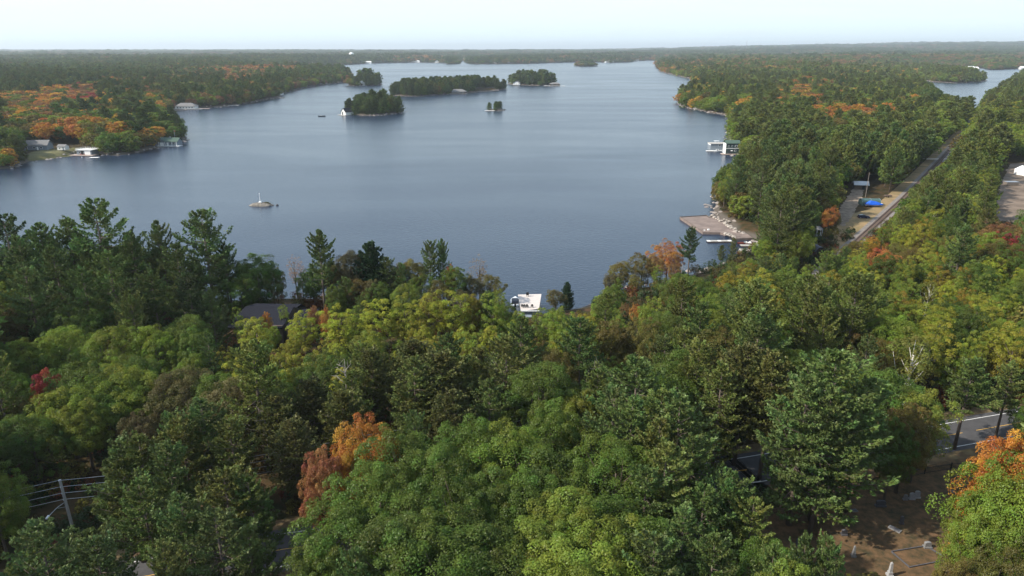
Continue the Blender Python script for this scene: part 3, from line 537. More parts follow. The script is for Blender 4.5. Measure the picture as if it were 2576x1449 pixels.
KX = np.array([t[0] for t in TR]); KY = np.array([t[1] for t in TR]); KR = np.array([PROTO[t[5]][t[6]]['R']*t[7]*t[3]/PROTO[t[5]][t[6]]['h'] for t in TR])
for i in range(len(x)):
    r_ = PROTO[kind[i]][0]['R']*hh[i]/PROTO[kind[i]][0]['h']
    if (np.hypot(KX-x[i], KY-y[i]) < (KR+r_)*.52).any(): continue
    # a filler must not stand in front of a key tree's crown
    if y[i] < 240:
        tx, ty = proj(x[i], y[i], z[i]+hh[i]); bad = False
        for t in TR:
            if t[8] and t[1] > y[i]+2 and t[1] < y[i]+70:
                kx, ky = proj(t[0], t[1], t[2]+t[3]); kw = F*PROTO[t[5]][0]['R']/(t[1]*1.1)*t[7]
                if abs(kx-tx) < kw*1.1 and ty < ky+ (F*t[3]*.38/(t[1]*1.08)): bad = True; break
        if bad: continue
    TR.append([x[i], y[i], z[i], hh[i], code[i], kind[i], int(g.integers(0, len(PROTO[kind[i]]))), g.uniform(.85, 1.2), 0])
# which trees become objects: in frame, nearest first, up to 290 of a kind
def infr(t): a, b_ = proj(t[0], t[1], t[2]+t[3]*.8); return -60 < a < 2636 and -60 < b_ < 1500
cnt = {}; OBJ, REST = [], []
for t in sorted(TR, key=lambda t: (not t[8], t[1])):
    if infr(t) and cnt.get(t[5], 0) < 290 and t[1] < 700: OBJ.append(t); cnt[t[5]] = cnt.get(t[5], 0)+1
    else: REST.append(t)
print('trees as objects', cnt, 'rest', len(REST))
# labels: size, colour, kind, where; alike ones told apart by their order from the left
LM = [(700,785,'the dark roofed house'),(1330,765,'the white-decked boathouse'),(105,935,'the crimson maple'),(800,1180,'the rusty narrow maple'),(920,1100,'the golden maple'),(155,1250,'the leaning utility pole'),(2195,512,'the blue tarped boat'),
    (1740,620,'the scraggly shore pine'),(2090,550,'the orange topped round maple'),(1400,745,'the brown tree beside the boathouse'),(2110,1000,'the big pine by the cemetery'),(2540,1120,'the orange maple at the cemetery edge'),(2290,1250,'the paired white gravestones'),(2462,1060,'the small roadside pine'),
    (235,560,'the tallest shore pine'),(505,580,'the shore pine with upswept top'),(800,640,'the open pine behind the house'),(1085,640,'the twin-headed shore pine'),(1210,680,'the bare orange shore tree'),(1600,960,'the tall pine in mid-wood'),(1275,900,'the yellowish broad pine'),(860,950,'the dead white snag'),
    (2345,560,'the white-trunked birch'),(2230,610,'the small orange tree by the track'),(1790,1130,'the tall pine over the road'),(350,1150,'the paired dark pines'),(1430,1280,'the bright green maple'),(660,1400,'the lower road stretch'),(2540,540,'the gravel yard'),(2400,400,'the railway cutting'),
    (1840,600,'the floating dock'),(1990,560,'the gravel pier lot'),(2030,1400,'the young pines by the graves'),(640,670,'the wide round shore maple'),(1000,1250,'the dense maple mass'),(1560,700,'the olive shore maples'),(350,860,'the bright maple bank'),(1000,800,'the yellow aspen bank'),(1900,730,'the right-hand aspen slope'),(2300,800,'the pale birch in the wood'),
    (1900,900,'the brown pine clump'),(50,800,'the left edge pines'),(600,1000,'the brown-leaved hardwoods'),(2500,700,'the red-tinged thicket'),(1250,1130,'the middle green canopy'),(1650,850,'the mixed ridge'),(60,1200,'the wires at the left edge'),(2200,680,'the aspens below the track')]
ORD = ['first','second','third','fourth','fifth','sixth','seventh','eighth','ninth','tenth','eleventh','twelfth','thirteenth','fourteenth','fifteenth','sixteenth','seventeenth','eighteenth','nineteenth','twentieth']
buck = {}
for t in OBJ:
    a, b_ = proj(t[0], t[1], t[2]+t[3]*.8); j = min(range(len(LM)), key=lambda i: (LM[i][0]-a)**2+2.2*(LM[i][1]-b_)**2); L_ = LM[j]
    dx, dy = a-L_[0], b_-L_[1]; rel = ('left of' if dx < 0 else 'right of') if abs(dx) > abs(dy)*1.3 else ('beyond' if dy < 0 else 'in front of')
    sz = 'tall' if t[3] > BASEH[t[5]]*1.08 else ('low' if t[3] < BASEH[t[5]]*.72 else ('broad' if t[7] > 1.08 else ''))
    base = ' '.join(q for q in (sz, CN[t[4]], KN[t[5]][1]) if q); buck.setdefault((base, rel, L_[2]), []).append((a, t))
LAB = {}
for (base, rel, lm), lst in buck.items():
    lst.sort(key=lambda q: q[0])
    for k, (a, t) in enumerate(lst):
        LAB[id(t)] = base+' '+rel+' '+lm if len(lst) == 1 else '%s %s from left %s %s' % (ORD[min(k, 19)], base, rel, lm)
for kk_, v_ in list(LAB.items()):
    if len(v_.split()) > 16: LAB[kk_] = v_.replace('bright orange', 'orange').replace('dull brown-green', 'dull').replace(' tall ', ' ').replace(' broad ', ' ').replace(' low ', ' ')
for i, t in enumerate(OBJ):
    x, y, z, h, c, k, pi_, wf, key = t; d = PROTO[k][pi_]; s = h/d['h']
    e = empty(KN[k][0], (x, y, z), g.uniform(0, 2*PI), LAB[id(t)], KN[k][2], {'pine':'white pines of the near wood','redpine':'red pines of the near wood','maple':'maples and oaks of the near wood','aspen':'aspens of the near wood','spruce':'spruces of the near wood','bare':'thinly leaved shore trees','birch':'birches of the near wood'}[k])
    wx = s*wf if k in ('pine','redpine') else s*wf
    e.scale = (wx, wx, s); e.empty_display_size = .2
    tr_ = place('trunk', d['trunk'], e); cr = place('crown', d['crown'], e)
    col = np.array(TINT[c][1])*g.uniform(.82, 1.18)*g.uniform(.93, 1.07, 3); cr.color = (*col, 1)
# dead snags
dm = [dead(3).mesh('snag_wood', M['dead_wood'], True), dead(8, 11).mesh('snag_wood', M['dead_wood'], True)]
for i, (px, py, Y, sc, lb) in enumerate(((862,905,106,1.0,'bleached dead tree with bare forking limbs among the brown pines'),(2085,880,110,.9,'small dead tree beyond the big pine by the cemetery'),(1500,905,118,.8,'slim dead snag standing in the mixed wood'),(1712,720,198,.7,'leaning dead snag near the scraggly shore pine'),(1980,930,104,.75,'thin grey snag left of the big cemetery pine'),(2330,840,122,.8,'pale bare-topped tree on the right-hand slope'),(660,1010,100,.8,'grey dead pine above the rusty narrow maple'),(1240,870,118,.6,'short dead spar in the yellow-green slope'))):
    p = atY(px, py, Y); o = place('dead_tree', dm[i % 2], None, (p.x, p.y, max(GZ, p.z-13*sc)), i*1.3); o.scale = (sc,)*3; tag(o, lb, 'dead tree')

# ------------------------------------------------------------------ the far woods: instanced trees
def lib(name): return bpy.data.collections.new(name)
def scatter(name, protos, pos, scl, rot, tint, pid, label, cat='forest', group=None):
    col = lib(name+'_kinds')
    for i, me in enumerate(protos): o = bpy.data.objects.new('%s_%03d' % (name, i), me); col.objects.link(o)
    me = bpy.data.meshes.new(name); me.vertices.add(len(pos)); me.vertices.foreach_set('co', np.asarray(pos, np.float32).ravel())
    for nm, ty, arr, key in (('scl','FLOAT_VECTOR',scl,'vector'),('tint','FLOAT_COLOR',np.hstack([tint, np.ones((len(tint),1))]),'color'),('rot','FLOAT_VECTOR',np.stack([np.zeros(len(rot)),np.zeros(len(rot)),rot],1),'vector')):
        a = me.attributes.new(nm, ty, 'POINT'); a.data.foreach_set(key, np.asarray(arr, np.float32).ravel())
    a = me.attributes.new('pid', 'INT', 'POINT'); a.data.foreach_set('value', np.asarray(pid, np.int32))
    o = bpy.data.objects.new(name, me); lin(o); tag(o, label, cat, group, 'stuff')
    ng = bpy.data.node_groups.new(name+'_scatter', 'GeometryNodeTree'); ng.interface.new_socket('Geometry', in_out='INPUT', socket_type='NodeSocketGeometry'); ng.interface.new_socket('Geometry', in_out='OUTPUT', socket_type='NodeSocketGeometry')
    n = ng.nodes.new; l = ng.links.new; gi = n('NodeGroupInput'); go = n('NodeGroupOutput'); ip = n('GeometryNodeInstanceOnPoints'); ci = n('GeometryNodeCollectionInfo')
    ci.inputs['Collection'].default_value = col; ci.inputs['Separate Children'].default_value = True; ci.inputs['Reset Children'].default_value = True
    def na_(nm, ty): q = n('GeometryNodeInputNamedAttribute'); q.data_type = ty; q.inputs['Name'].default_value = nm; return q.outputs['Attribute']
    ip.inputs['Pick Instance'].default_value = True; l(gi.outputs[0], ip.inputs['Points']); l(ci.outputs[0], ip.inputs['Instance']); l(na_('pid','INT'), ip.inputs['Instance Index']); l(na_('scl','FLOAT_VECTOR'), ip.inputs['Scale'])
    er = n('FunctionNodeEulerToRotation'); l(na_('rot','FLOAT_VECTOR'), er.inputs[0]); l(er.outputs[0], ip.inputs['Rotation']); l(ip.outputs[0], go.inputs[0])
    md = o.modifiers.new('scatter', 'NODES'); md.node_group = ng; return o
def protolist(key):
    ms, ix = [], {}
    for k in PROTO:
        for i, d in enumerate(PROTO[k]):
            if key in d: ix.setdefault(k, []).append(len(ms)); ms.append(d[key])
    return ms, ix
def emit(name, key, x, y, z, code, kind, hh, label, wmul=1.0, group=None):
    ms, ix = protolist(key); kind = np.array([k if k in ix else 'maple' for k in kind])
    pid = np.array([ix[k][int(q)] for k, q in zip(kind, [g.integers(0, len(ix[k])) for k in kind])]); H0 = np.array([PROTO[k][0]['h'] for k in kind]); s = hh/H0
    wd = s*g.uniform(.85, 1.2, len(x))*wmul*np.where(kind == 'pine', .9, 1.06)
    tint = np.array([TINT[c][1] for c in code])*g.uniform(.8, 1.2, (len(x), 1))*g.uniform(.93, 1.07, (len(x), 3))
    es = shore(x, y); sink = np.where(es < 16, .24*hh, 0)*(y > 240); hh = hh*np.where((es < 7) & (y > 240), .8, 1)
    return scatter(name, ms, np.stack([x, y, z-.3-sink], 1), np.stack([wd, wd, s], 1), g.uniform(0, 2*PI, len(x)), tint, pid, label, 'forest', group)
A = np.array([[t[0], t[1], t[2], t[3]] for t in REST], float)
emit('forest', 'mid', A[:,0], A[:,1], A[:,2], np.array([t[4] for t in REST]), np.array([t[5] for t in REST]), A[:,3], 'mixed wood of pines and turning maples on both sides of the railway')
# mid ring, 420 m to 1500 m
xs, ys = cand(420, 1500, 7.6, .98); f = np.hypot(xs, ys) > 0; x, y, z, code, kind, hh = fill(xs[f], ys[f], 1.05)
ls = x < 0; emit('forest', 'mid', x, y, z, code, kind, hh, 'autumn-tinted woods on the left shore and the right-hand peninsula', 1.32)
# outer rings, spacing grows with distance
xs, ys = [], []; r_ = 1500.
while r_ < 34000:
    sp = max(8.5, .0036*r_); a = np.arange(R(-41), R(41), sp/r_); a = a+g.uniform(-.5, .5, len(a))*sp/r_; q = r_+g.uniform(-.5, .5, len(a))*sp*1.3; xs.append(q*np.sin(a)); ys.append(q*np.cos(a)); r_ += sp*1.3
x = np.concatenate(xs); y = np.concatenate(ys); r0_ = np.hypot(x, y); keep = y > 1500*.0+0; s = shore(x, y); ok = (s > .6) & free(x, y) & (y > 1499*.75) & ~((y < 1500) & (np.abs(x) < y*.98*.78+30)); x, y, s = x[ok], y[ok], s[ok]
z = ground(x, y, s); r0_ = np.hypot(x, y); px, py = proj(x, y, z+14); code = assign(px, py, g); kind = np.array([TINT[c][0] for c in code]); BH = np.array([BASEH[k] for k in kind])
hh = BH*g.uniform(.75, 1.25, len(x))*1.08*(.8+.42*fbm(x/60., y/60., 2)); gr = np.maximum(1, .0036*r0_/8.5)
v = visible_ok(x, y, z, hh, 3*gr); x, y, z, code, kind, hh, gr = x[v], y[v], z[v], code[v], kind[v], hh[v], gr[v]
print('outer trees', len(x)); emit('distant_forest', 'low', x, y, z, code, kind, hh, 'endless forest reaching to the hazy horizon around the lake', 1.35*gr)
# undergrowth: saplings and bushes below the near trees
bu = []
for i in range(3):
    mb, V, Fq, tn, bk = broadleaf(120+i, Ht=2.6, R=1.7, cb=.0, ncl=16, nleaf=30, ls=.16, rc=.6, inner=2); bu.append(mesh_np('bush%d' % i, V, Fq, M['leaf_i'], False, tn))
xs, ys = cand(45, 330, 2.9); s = shore(xs, ys); ok = (s > 1.2) & free(xs, ys)
for c_, r_ in DISC[:2]: ok &= np.hypot(xs-c_.x, ys-c_.y) > r_
x, y, s = xs[ok], ys[ok], s[ok]; ok = g.random(len(x)) < .75; x, y, s = x[ok], y[ok], s[ok]; z = ground(x, y, s); sc_ = g.uniform(.45, 1.25, len(x))
px, py = proj(x, y, z+2.4*sc_); v = ~((y < 215) & (py < np.interp(px, ENV[:, 0], ENV[:, 1]))); x, y, z, sc_ = x[v], y[v], z[v], sc_[v]
pal = np.array([(.03,.055,.015),(.05,.075,.018),(.075,.06,.02),(.14,.06,.02),(.12,.11,.02),(.035,.06,.02)])
scatter('undergrowth', bu, np.stack([x,y,z-.2],1), np.stack([sc_,sc_,sc_*g.uniform(.7,1.2,len(x))],1), g.uniform(0,6.28,len(x)), pal[g.integers(0,6,len(x))], g.integers(0,3,len(x)), 'bushes and saplings on the forest floor under the trees', 'undergrowth')
# rocks along the waterlines
rkm = []
for i in range(2):
    q = np.random.default_rng(i); ic = MB(); nn = 8
    secs = []
    for zz, rr_ in ((-.4,.7),(.05,1),(.45,.75),(.7,.3)): secs.append([(math.cos(2*PI*k/nn)*rr_*q.uniform(.75,1.2), math.sin(2*PI*k/nn)*rr_*q.uniform(.75,1.2), zz*q.uniform(.8,1.2)) for k in range(nn)])
    rkm.append(ic.loft(secs).mesh('rock%d' % i, M['rock'], False))
polys = [LEFT, RIGHT]+ISLES; RX, RY = [], []
for pl in polys:
    for i in range(len(pl)):
        a, b_ = pl[i], pl[(i+1) % len(pl)]; L = math.hypot(*(b_-a))
        if L > 900: continue
        for k in range(int(L/1.7)):
            if g.random() < .6: f = g.random(); RX.append(a[0]+(b_[0]-a[0])*f+g.normal()*2.2); RY.append(a[1]+(b_[1]-a[1])*f+g.normal()*2.2)
RX = np.array(RX); RY = np.array(RY); ss = shore(RX, RY); ok = (np.abs(ss) < 5) & (RY > 205) & (RY < 2600); RX, RY, ss = RX[ok], RY[ok], ss[ok]; zz = ground(RX, RY, ss)
scatter('shore_rocks', rkm, np.stack([RX,RY,np.maximum(zz,0)-.1],1), g.uniform(.5,1.7,(len(RX),3))*[1,1,.6], g.uniform(0,6,len(RX)), np.ones((len(RX),3))*.3, g.integers(0,2,len(RX)), 'pale rocks and ledges along the waterline', 'rocks')
# ------------------------------------------------------------------ haze: the air itself
m = bpy.data.materials.new('haze_air'); m.use_nodes = True; t = m.node_tree; t.nodes.remove(t.nodes['Principled BSDF'])
v_ = t.nodes.new('ShaderNodeVolumePrincipled'); v_.inputs['Color'].default_value = (.86,.94,1,1); v_.inputs['Density'].default_value = HAZE; v_.inputs['Anisotropy'].default_value = .2
t.links.new(v_.outputs[0], t.nodes['Material Output'].inputs['Volume'])
hz_ = MB().box(0, 30500, 164, 160000, 81000, 340).build('haze', m); tag(hz_, 'pale autumn haze over the lake country', kind='stuff')

# ------------------------------------------------------------------ sheets of ground: road, lots, lawn
def strip(pts, off0, off1, z, name, matn, parent=None, label=None):
    """a ribbon along a line of points between two side offsets"""
    L_, R_ = [], []
    for i, p in enumerate(pts):
        d = (pts[min(i+1, len(pts)-1)]-pts[max(i-1, 0)]); d.z = 0; d.normalize(); nrm = Vector((-d.y, d.x, 0)); L_.append(p+nrm*off0); R_.append(p+nrm*off1)
    vs = [(q.x, q.y, z) for q in L_]+[(q.x, q.y, z) for q in R_]; n = len(pts)
    o = MB().add(vs, [(n+i, n+i+1, i+1, i) for i in range(n-1)]).build(name, M[matn], parent)
    if label: tag(o, label, kind='structure')
    return o
def smooth_line(pts, k=8):
    P = [pts[0]]+list(pts)+[pts[-1]]; o = []
    for i in range(1, len(P)-2):
        for j in range(k):
            t = j/k; o.append(.5*((2*P[i])+(-P[i-1]+P[i+1])*t+(2*P[i-1]-5*P[i]+4*P[i+1]-P[i+2])*t*t+(-P[i-1]+3*P[i]-3*P[i+1]+P[i+2])*t**3))
    return o+[pts[-1]]
def sheet(name, px, matn, z, label, kind='structure'):
    P = P2([(x, y, z) for x, y in px]); r2 = np.random.default_rng(len(px)); out_ = []
    for i in range(len(P)):
        a, b_ = P[i], P[(i+1) % len(P)]; L = math.hypot(*(b_-a)); k = max(1, int(L/2.5))
        for j in range(k): q = a+(b_-a)*j/k; out_.append((q[0]+r2.normal()*.35, q[1]+r2.normal()*.35, z))
    o = MB().add(out_, [tuple(range(len(out_)))]).build(name, M[matn]); tag(o, label, kind=kind); return o
cl = smooth_line(ROADC)
strip(cl, 7.0, -7.0, GZ+.010, 'roadside_verge', 'verge', label='rusty leaf-strewn verge beside the road')
road = strip(cl, 4.7, -4.7, GZ+.02, 'road', 'asphalt', label='two-lane asphalt road running through the trees')
strip(cl, 3.62, 3.48, GZ+.026, 'edge_line', 'line_white', road); strip(cl, -3.48, -3.62, GZ+.026, 'edge_line', 'line_white', road)
# broken yellow centre line
run = 0; segs = []; cur = []
for i in range(len(cl)-1):
    L = (cl[i+1]-cl[i]).length; k = max(1, int(L/1.5))
    for j in range(k):
        p = cl[i]+(cl[i+1]-cl[i])*j/k
        if (run % 9) < 6.6 and -150 < p.x < 170: cur.append(p)
        elif len(cur) > 1: segs.append(cur); cur = []
        run += L/k
for s_ in segs: strip(s_, .07, -.07, GZ+.026, 'centre_line', 'line_yellow', road)
sheet('cemetery_ground', [(1880,1345),(1905,1285),(2100,1222),(2300,1178),(2560,1128),(2600,1300),(2560,1449),(2480,1620),(1850,1620)], 'cem', GZ+.014, 'brown leaf-strewn grass of the cemetery')
sheet('grass_clearing', [(2100,600),(2092,560),(2130,540),(2185,527),(2262,500),(2275,508),(2205,572),(2150,588)], 'dry_grass', GZ+.013, 'dry grass of the clearing beside the railway')
strip([p+Vector((-4.5,2.6,0)) for p in smooth_line(RAILLINE[1:-1], 4)], 2.5, -4.5, GZ+.007, 'trackside_grass', 'dry_grass', label='rough dry grass along both sides of the railway')
sheet('dirt_track', [(2105,560),(2110,530),(2128,500),(2150,470),(2160,462),(2178,462),(2172,480),(2168,505),(2150,530),(2140,552),(2120,570)], 'dirt', GZ+.018, 'rutted dirt track into the clearing')
sheet('gravel_yard', [(2500,560),(2512,480),(2540,412),(2700,400),(2760,470),(2740,600),(2600,600)], 'yard', GZ+.012, 'bare gravel yard at the right edge')
m_ = M['lawn']
lawnpx = [(55,408),(70,388),(110,380),(175,374),(205,372),(228,384),(222,394),(180,396),(120,402)]
LP = P2([(x,y,2) for x,y in lawnpx]); lv = []; lf = []; bx0, by0 = LP.min(0); bx1, by1 = LP.max(0); nx, ny = 34, 30
gx, gy = np.meshgrid(np.linspace(bx0,bx1,nx), np.linspace(by0,by1,ny)); gzv = ground(gx.ravel(), gy.ravel())+.18; ins = sdf(gx.ravel(), gy.ravel(), LP) > 0
lv = np.stack([gx.ravel(), gy.ravel(), gzv], 1); lf = [(i*nx+j, i*nx+j+1, (i+1)*nx+j+1, (i+1)*nx+j) for i in range(ny-1) for j in range(nx-1) if ins[i*nx+j] and ins[(i+1)*nx+j+1]]
tag(MB().add(lv.tolist(), lf).build('lawn', m_), 'mown lawn sloping to the left shore', kind='structure')
# railway
rl = smooth_line(RAILLINE, 10); rl = [p for p in rl]
s0 = strip(rl, 3.1, -2.7, GZ+.022, 'railway_bed', 'ballast', label='grey ballast bed of the single railway line')
rw = empty('railway_track', rl[0], 0, 'single rusty railway track curving through the forest cutting', 'railway track')
def rail_(off):
    b_ = MB(); pp = []
    for i, p in enumerate(rl):
        d = (rl[min(i+1,len(rl)-1)]-rl[max(i-1,0)]).normalized(); n_ = Vector((-d.y,d.x,0)); pp.append(p+n_*off-rl[0]+Vector((0,0,.33)))
    secs = []
    for i, p in enumerate(pp):
        d = (pp[min(i+1,len(pp)-1)]-pp[max(i-1,0)]).normalized(); n_ = Vector((-d.y,d.x,0)); secs.append([p-n_*.08-Vector((0,0,.1)), p+n_*.08-Vector((0,0,.1)), p+n_*.08+Vector((0,0,.1)), p-n_*.08+Vector((0,0,.1))])
    return b_.loft(secs)
for o_ in (.75, -.75): rail_(o_).build('rail', M['rail'], rw)
tb = MB(); acc = 0
for i in range(len(rl)-1):
    a, b_ = rl[i], rl[i+1]; L = (b_-a).length; k = int(L/.62); rz = math.atan2(b_.y-a.y, b_.x-a.x)
    if a.y > 520: continue
    for j in range(k): p = a+(b_-a)*(j/k)-rl[0]; tb.box(p.x, p.y, .13, .24, 2.6, .2, rz)
o = tb.build('sleepers', M['timber'], rw); o['kind'] = 'stuff'
xp = at(2362,400,GZ); xg = MB().box(0,0,0, 34,4.0,.10, 0).build('level_crossing', M['crossing'], None, (xp.x-4, xp.y, GZ+.03)); tag(xg, 'pale gravel crossing over the railway', kind='structure')

# ------------------------------------------------------------------ buildings
def window_(par, x, y, z, w_, h_, rz, frame='white'):
    f = MB().box(0,0,0, w_,.10,h_).build('window', M[frame], par, (x,y,z), rz); MB().box(0,-.035,0, w_*.8,.10,h_*.8).build('pane', M['glass'], f); return f
def cottage(name, label, cat, pos, rz, w_, d_, h_, rh, wall='white_siding', roof='shingle_grey', gable='x', over=.5, win=(), doors=(), dock=None, group=None, trim=None, base=.5):
    """ridge runs along x (gable='x') or y; front faces -y"""
    e = empty(name, pos, rz, label, cat, group)
    b_ = MB(); b_.box(0,0,base+h_/2, w_,d_,h_)
    if gable == 'x': b_.add([(-w_/2,-d_/2,base+h_),(-w_/2,d_/2,base+h_),(-w_/2,0,base+h_+rh),(w_/2,-d_/2,base+h_),(w_/2,d_/2,base+h_),(w_/2,0,base+h_+rh)], [(0,1,2),(3,5,4)])
    elif gable == 'y': b_.add([(-w_/2,-d_/2,base+h_),(w_/2,-d_/2,base+h_),(0,-d_/2,base+h_+rh),(-w_/2,d_/2,base+h_),(w_/2,d_/2,base+h_),(0,d_/2,base+h_+rh)], [(0,1,2),(3,5,4)])
    b_.build('wall', M[wall], e)
    r_ = MB(); th = .18; z0 = base+h_-.12; zt = base+h_+rh+.1
    if gable == 'x':
        for s in (-1, 1): r_.add([(-w_/2-over,s*(d_/2+over),z0),(w_/2+over,s*(d_/2+over),z0),(w_/2+over,0,zt),(-w_/2-over,0,zt),(-w_/2-over,s*(d_/2+over),z0+th),(w_/2+over,s*(d_/2+over),z0+th),(w_/2+over,0,zt+th),(-w_/2-over,0,zt+th)], [(0,1,2,3),(4,5,6,7),(0,1,5,4),(1,2,6,5),(3,0,4,7)])
    elif gable == 'y':
        for s in (-1, 1): r_.add([(s*(w_/2+over),-d_/2-over,z0),(s*(w_/2+over),d_/2+over,z0),(0,d_/2+over,zt),(0,-d_/2-over,zt),(s*(w_/2+over),-d_/2-over,z0+th),(s*(w_/2+over),d_/2+over,z0+th),(0,d_/2+over,zt+th),(0,-d_/2-over,zt+th)], [(0,1,2,3),(4,5,6,7),(0,1,5,4),(1,2,6,5),(3,0,4,7)])
    elif gable == 'hip':
        W2, D2 = w_/2+over, d_/2+over; k = max(.1, W2-D2); r_.add([(-W2,-D2,z0),(W2,-D2,z0),(W2,D2,z0),(-W2,D2,z0),(-k,0,zt),(k,0,zt)], [(0,1,5,4),(1,2,5),(2,3,4,5),(3,0,4),(3,2,1,0)])
    else: r_.box(0,0,base+h_+.12, w_+over,d_+over,.24)
    r_.build('roof', M[roof], e)
    for (x, z, ww, hh_) in win: window_(e, x, -d_/2-.03, base+z, ww, hh_, 0)
    for (x, ww, hh_, mm) in doors: MB().box(0,0,0, ww,.12,hh_).build('door', M[mm], e, (x,-d_/2-.04,base+hh_/2+.05))
    if dock:
        dx0, dx1, dy0, dy1, dm = dock; dk = MB().box((dx0+dx1)/2,(dy0+dy1)/2,.33, dx1-dx0,dy1-dy0,.3).build('dock_deck', M[dm], e)
        for x in (dx0+.4, (dx0+dx1)/2, dx1-.4): MB().tube([(x,dy0+.3,-2),(x,dy0+.3,.17)], .12, 6).build('pile', M['timber'], dk)
    return e
def railing(par, w_, d_, z, matn='white', sides='fblr', n=8):
    h_ = 1.0
    for sd2 in sides:
        b_ = MB(); L = w_ if sd2 in 'fb' else d_; k = max(2, int(L/1.6))
        P = lambda u: {'f':(u*w_/2,-d_/2),'b':(u*w_/2,d_/2),'l':(-w_/2,u*d_/2),'r':(w_/2,u*d_/2)}[sd2]
        for zz in (.12, .55, 1.0): b_.tube([(*P(-1), z+zz*h_), (*P(1), z+zz*h_)], .05, 4)
        for i in range(k+1): b_.box(*P(-1+2*i/k), z+h_/2+.05, .10,.10,h_+.1)
        b_.build('railing', M[matn], par)
def chair_(matn):
    e = empty('deck_chair'); b_ = MB()
    for i in range(4): pass
    MB().box(0,.02,.36, .52,.5,.05).build('seat', M[matn], e)
    bk = MB(); [bk.box(-.2+.1*i,.36,.68, .09,.03,.70+.05*math.sin(i*PI/4)) for i in range(5)]; bk.build('backrest', M[matn], e)
    for s in (-1, 1): MB().box(.32*s,.05,.56, .12,.62,.03).build('armrest', M[matn], e)
    for s in (-1, 1):
        for t_ in (-.22, .3): MB().box(.30*s,t_,.28, .06,.06,.56).build('leg', M[matn], e)
    return e
_ch = {}; M['dark_cover'] = mat('charcoal_canvas', (.05,.052,.065), .7, .2)
def chair(matn, pos, rz, label, group=None):
    if matn not in _ch: _ch[matn] = chair_(matn); e = _ch[matn]
    else: e = copy_tree(_ch[matn])
    e.location = pos; e.rotation_euler = (0,0,rz); tag(e, label, 'chair', group); return e
def hull(L_, W_, H_, n=9):
    secs = []
    for i in range(n):
        f = i/(n-1); wv = W_/2*(1-max(0,(f-.55)/.45)**2.2)*.999+.02; kz = .0+.35*H_*max(0,(f-.6)/.4)**2; top_ = H_*(1+.22*f*f); x = -L_/2+L_*f
        secs.append([(x,-wv,top_),(x,-wv*.82,H_*.35+kz),(x,0,-.12+kz),(x,wv*.82,H_*.35+kz),(x,wv,top_),(x,wv*.86,top_+.02),(x,0,top_-.03),(x,-wv*.86,top_+.02)])
    return MB().loft(secs)
def motorboat(e, L_, W_, hm, sm, canopy=False):
    hull(L_, W_, .75).build('hull', M[hm], e, (0,0,0))
    MB().box(-L_*.12,0,.84, L_*.42,W_*.70,.10).build('cockpit', M[sm], e)
    MB().add([(L_*.12,-W_*.38,.85),(L_*.12,W_*.38,.85),(L_*.05,W_*.34,1.35),(L_*.05,-W_*.34,1.35)],[(0,1,2,3)]).build('windscreen', M['glass'], e)
    for x in (-L_*.02,-L_*.25): MB().box(x,0,1.0,.5,W_*.6,.3).build('seat', M['offwhite'], e)
    MB().box(-L_/2-.15,0,.85,.4,.5,.9).build('outboard_motor', M['black'], e)
    if canopy:
        c_ = MB().box(-L_*.08,0,2.0, L_*.34,W_*.9,.10).build('canopy', M['white'], e); [MB().tube([(x,y,.8),(x,y,1.95)],.03,4).build('strut', M['steel'], c_) for x in (-L_*.22,L_*.06) for y in (-W_*.4,W_*.4)]
# near white-decked boathouse
a = atY(1303.5, 741, 188); zt = a.z; bh = empty('boathouse', (0,0,0), 0, 'boathouse with pale flat deck roof and chairs at the near shore', 'boathouse')
q = [at(1303,741,3.6), at(1362,739.5,3.6), at(1340,779,3.6), at(1311,783,3.6)]; q[2] = at(1345,777,3.6); ctr = sum(q, Vector())/4; bh.location = (ctr.x, ctr.y, 0)
rel = [(p.x-ctr.x, p.y-ctr.y) for p in q]; rel = [rel[3], rel[2], rel[1], rel[0]]
rel = [(rel[0][0], rel[0][1]), (rel[1][0]+1.2, rel[1][1]+.2), rel[2], rel[3]]
MB().prism(rel, 3.35, 3.6).build('roof_deck', M['pale_deck'], bh)
sh_ = [(x*.94, y*.96) for x, y in rel]; MB().prism(sh_, .4, 3.33).build('wall', M['siding'], bh)
MB().box((rel[0][0]+rel[1][0])/2, rel[0][1]-.05, 3.72, rel[1][0]-rel[0][0], .16, .26).build('fascia', M['white'], bh)
MB().prism([(x*1.12-.3, y*1.05) for x, y in rel], .15, .38).build('dock_deck', M['grey_board'], bh)
MB().box(rel[0][0]+1.4, rel[0][1]-1.0, 2.6, 3.0, 1.8, .12).build('entry_roof', M['siding'], bh)
for i, (px_, lab) in enumerate(((1313.5,'black deck chair at the left end of the row on the boathouse deck'),(1319,'second black deck chair from the left on the boathouse deck'),(1325.5,'third black deck chair on the deck, with a small side table'),(1338.5,'brown-black deck chair standing apart at the right of the row'))):
    p = at(px_, 773, 3.6); chair('black', (p.x, p.y, 3.6), PI, lab, 'chairs on the boathouse deck')
p = at(1328, 773.5, 3.6); sdt = empty('side_table', (p.x,p.y,3.6), 0, 'tiny dark side table between the deck chairs', 'table'); MB().box(0,0,.42,.45,.45,.04).build('table_top', M['black'], sdt); [MB().box(x,y,.2,.05,.05,.4).build('leg', M['black'], sdt) for x in (-.18,.18) for y in (-.18,.18)]
p = at(1327, 745.5, 3.6); gr = empty('barbecue_grill', (p.x,p.y,3.6), 0, 'black barbecue at the lake end of the boathouse deck', 'barbecue'); MB().box(0,0,.65,.75,.5,.5).build('firebox', M['black'], gr); MB().tube([(-.4,0,.98),(.4,0,.98)],.27,8).build('lid', M['black'], gr); [MB().box(x,y,.2,.06,.06,.4).build('leg', M['black'], gr) for x in (-.3,.3) for y in (-.2,.2)]
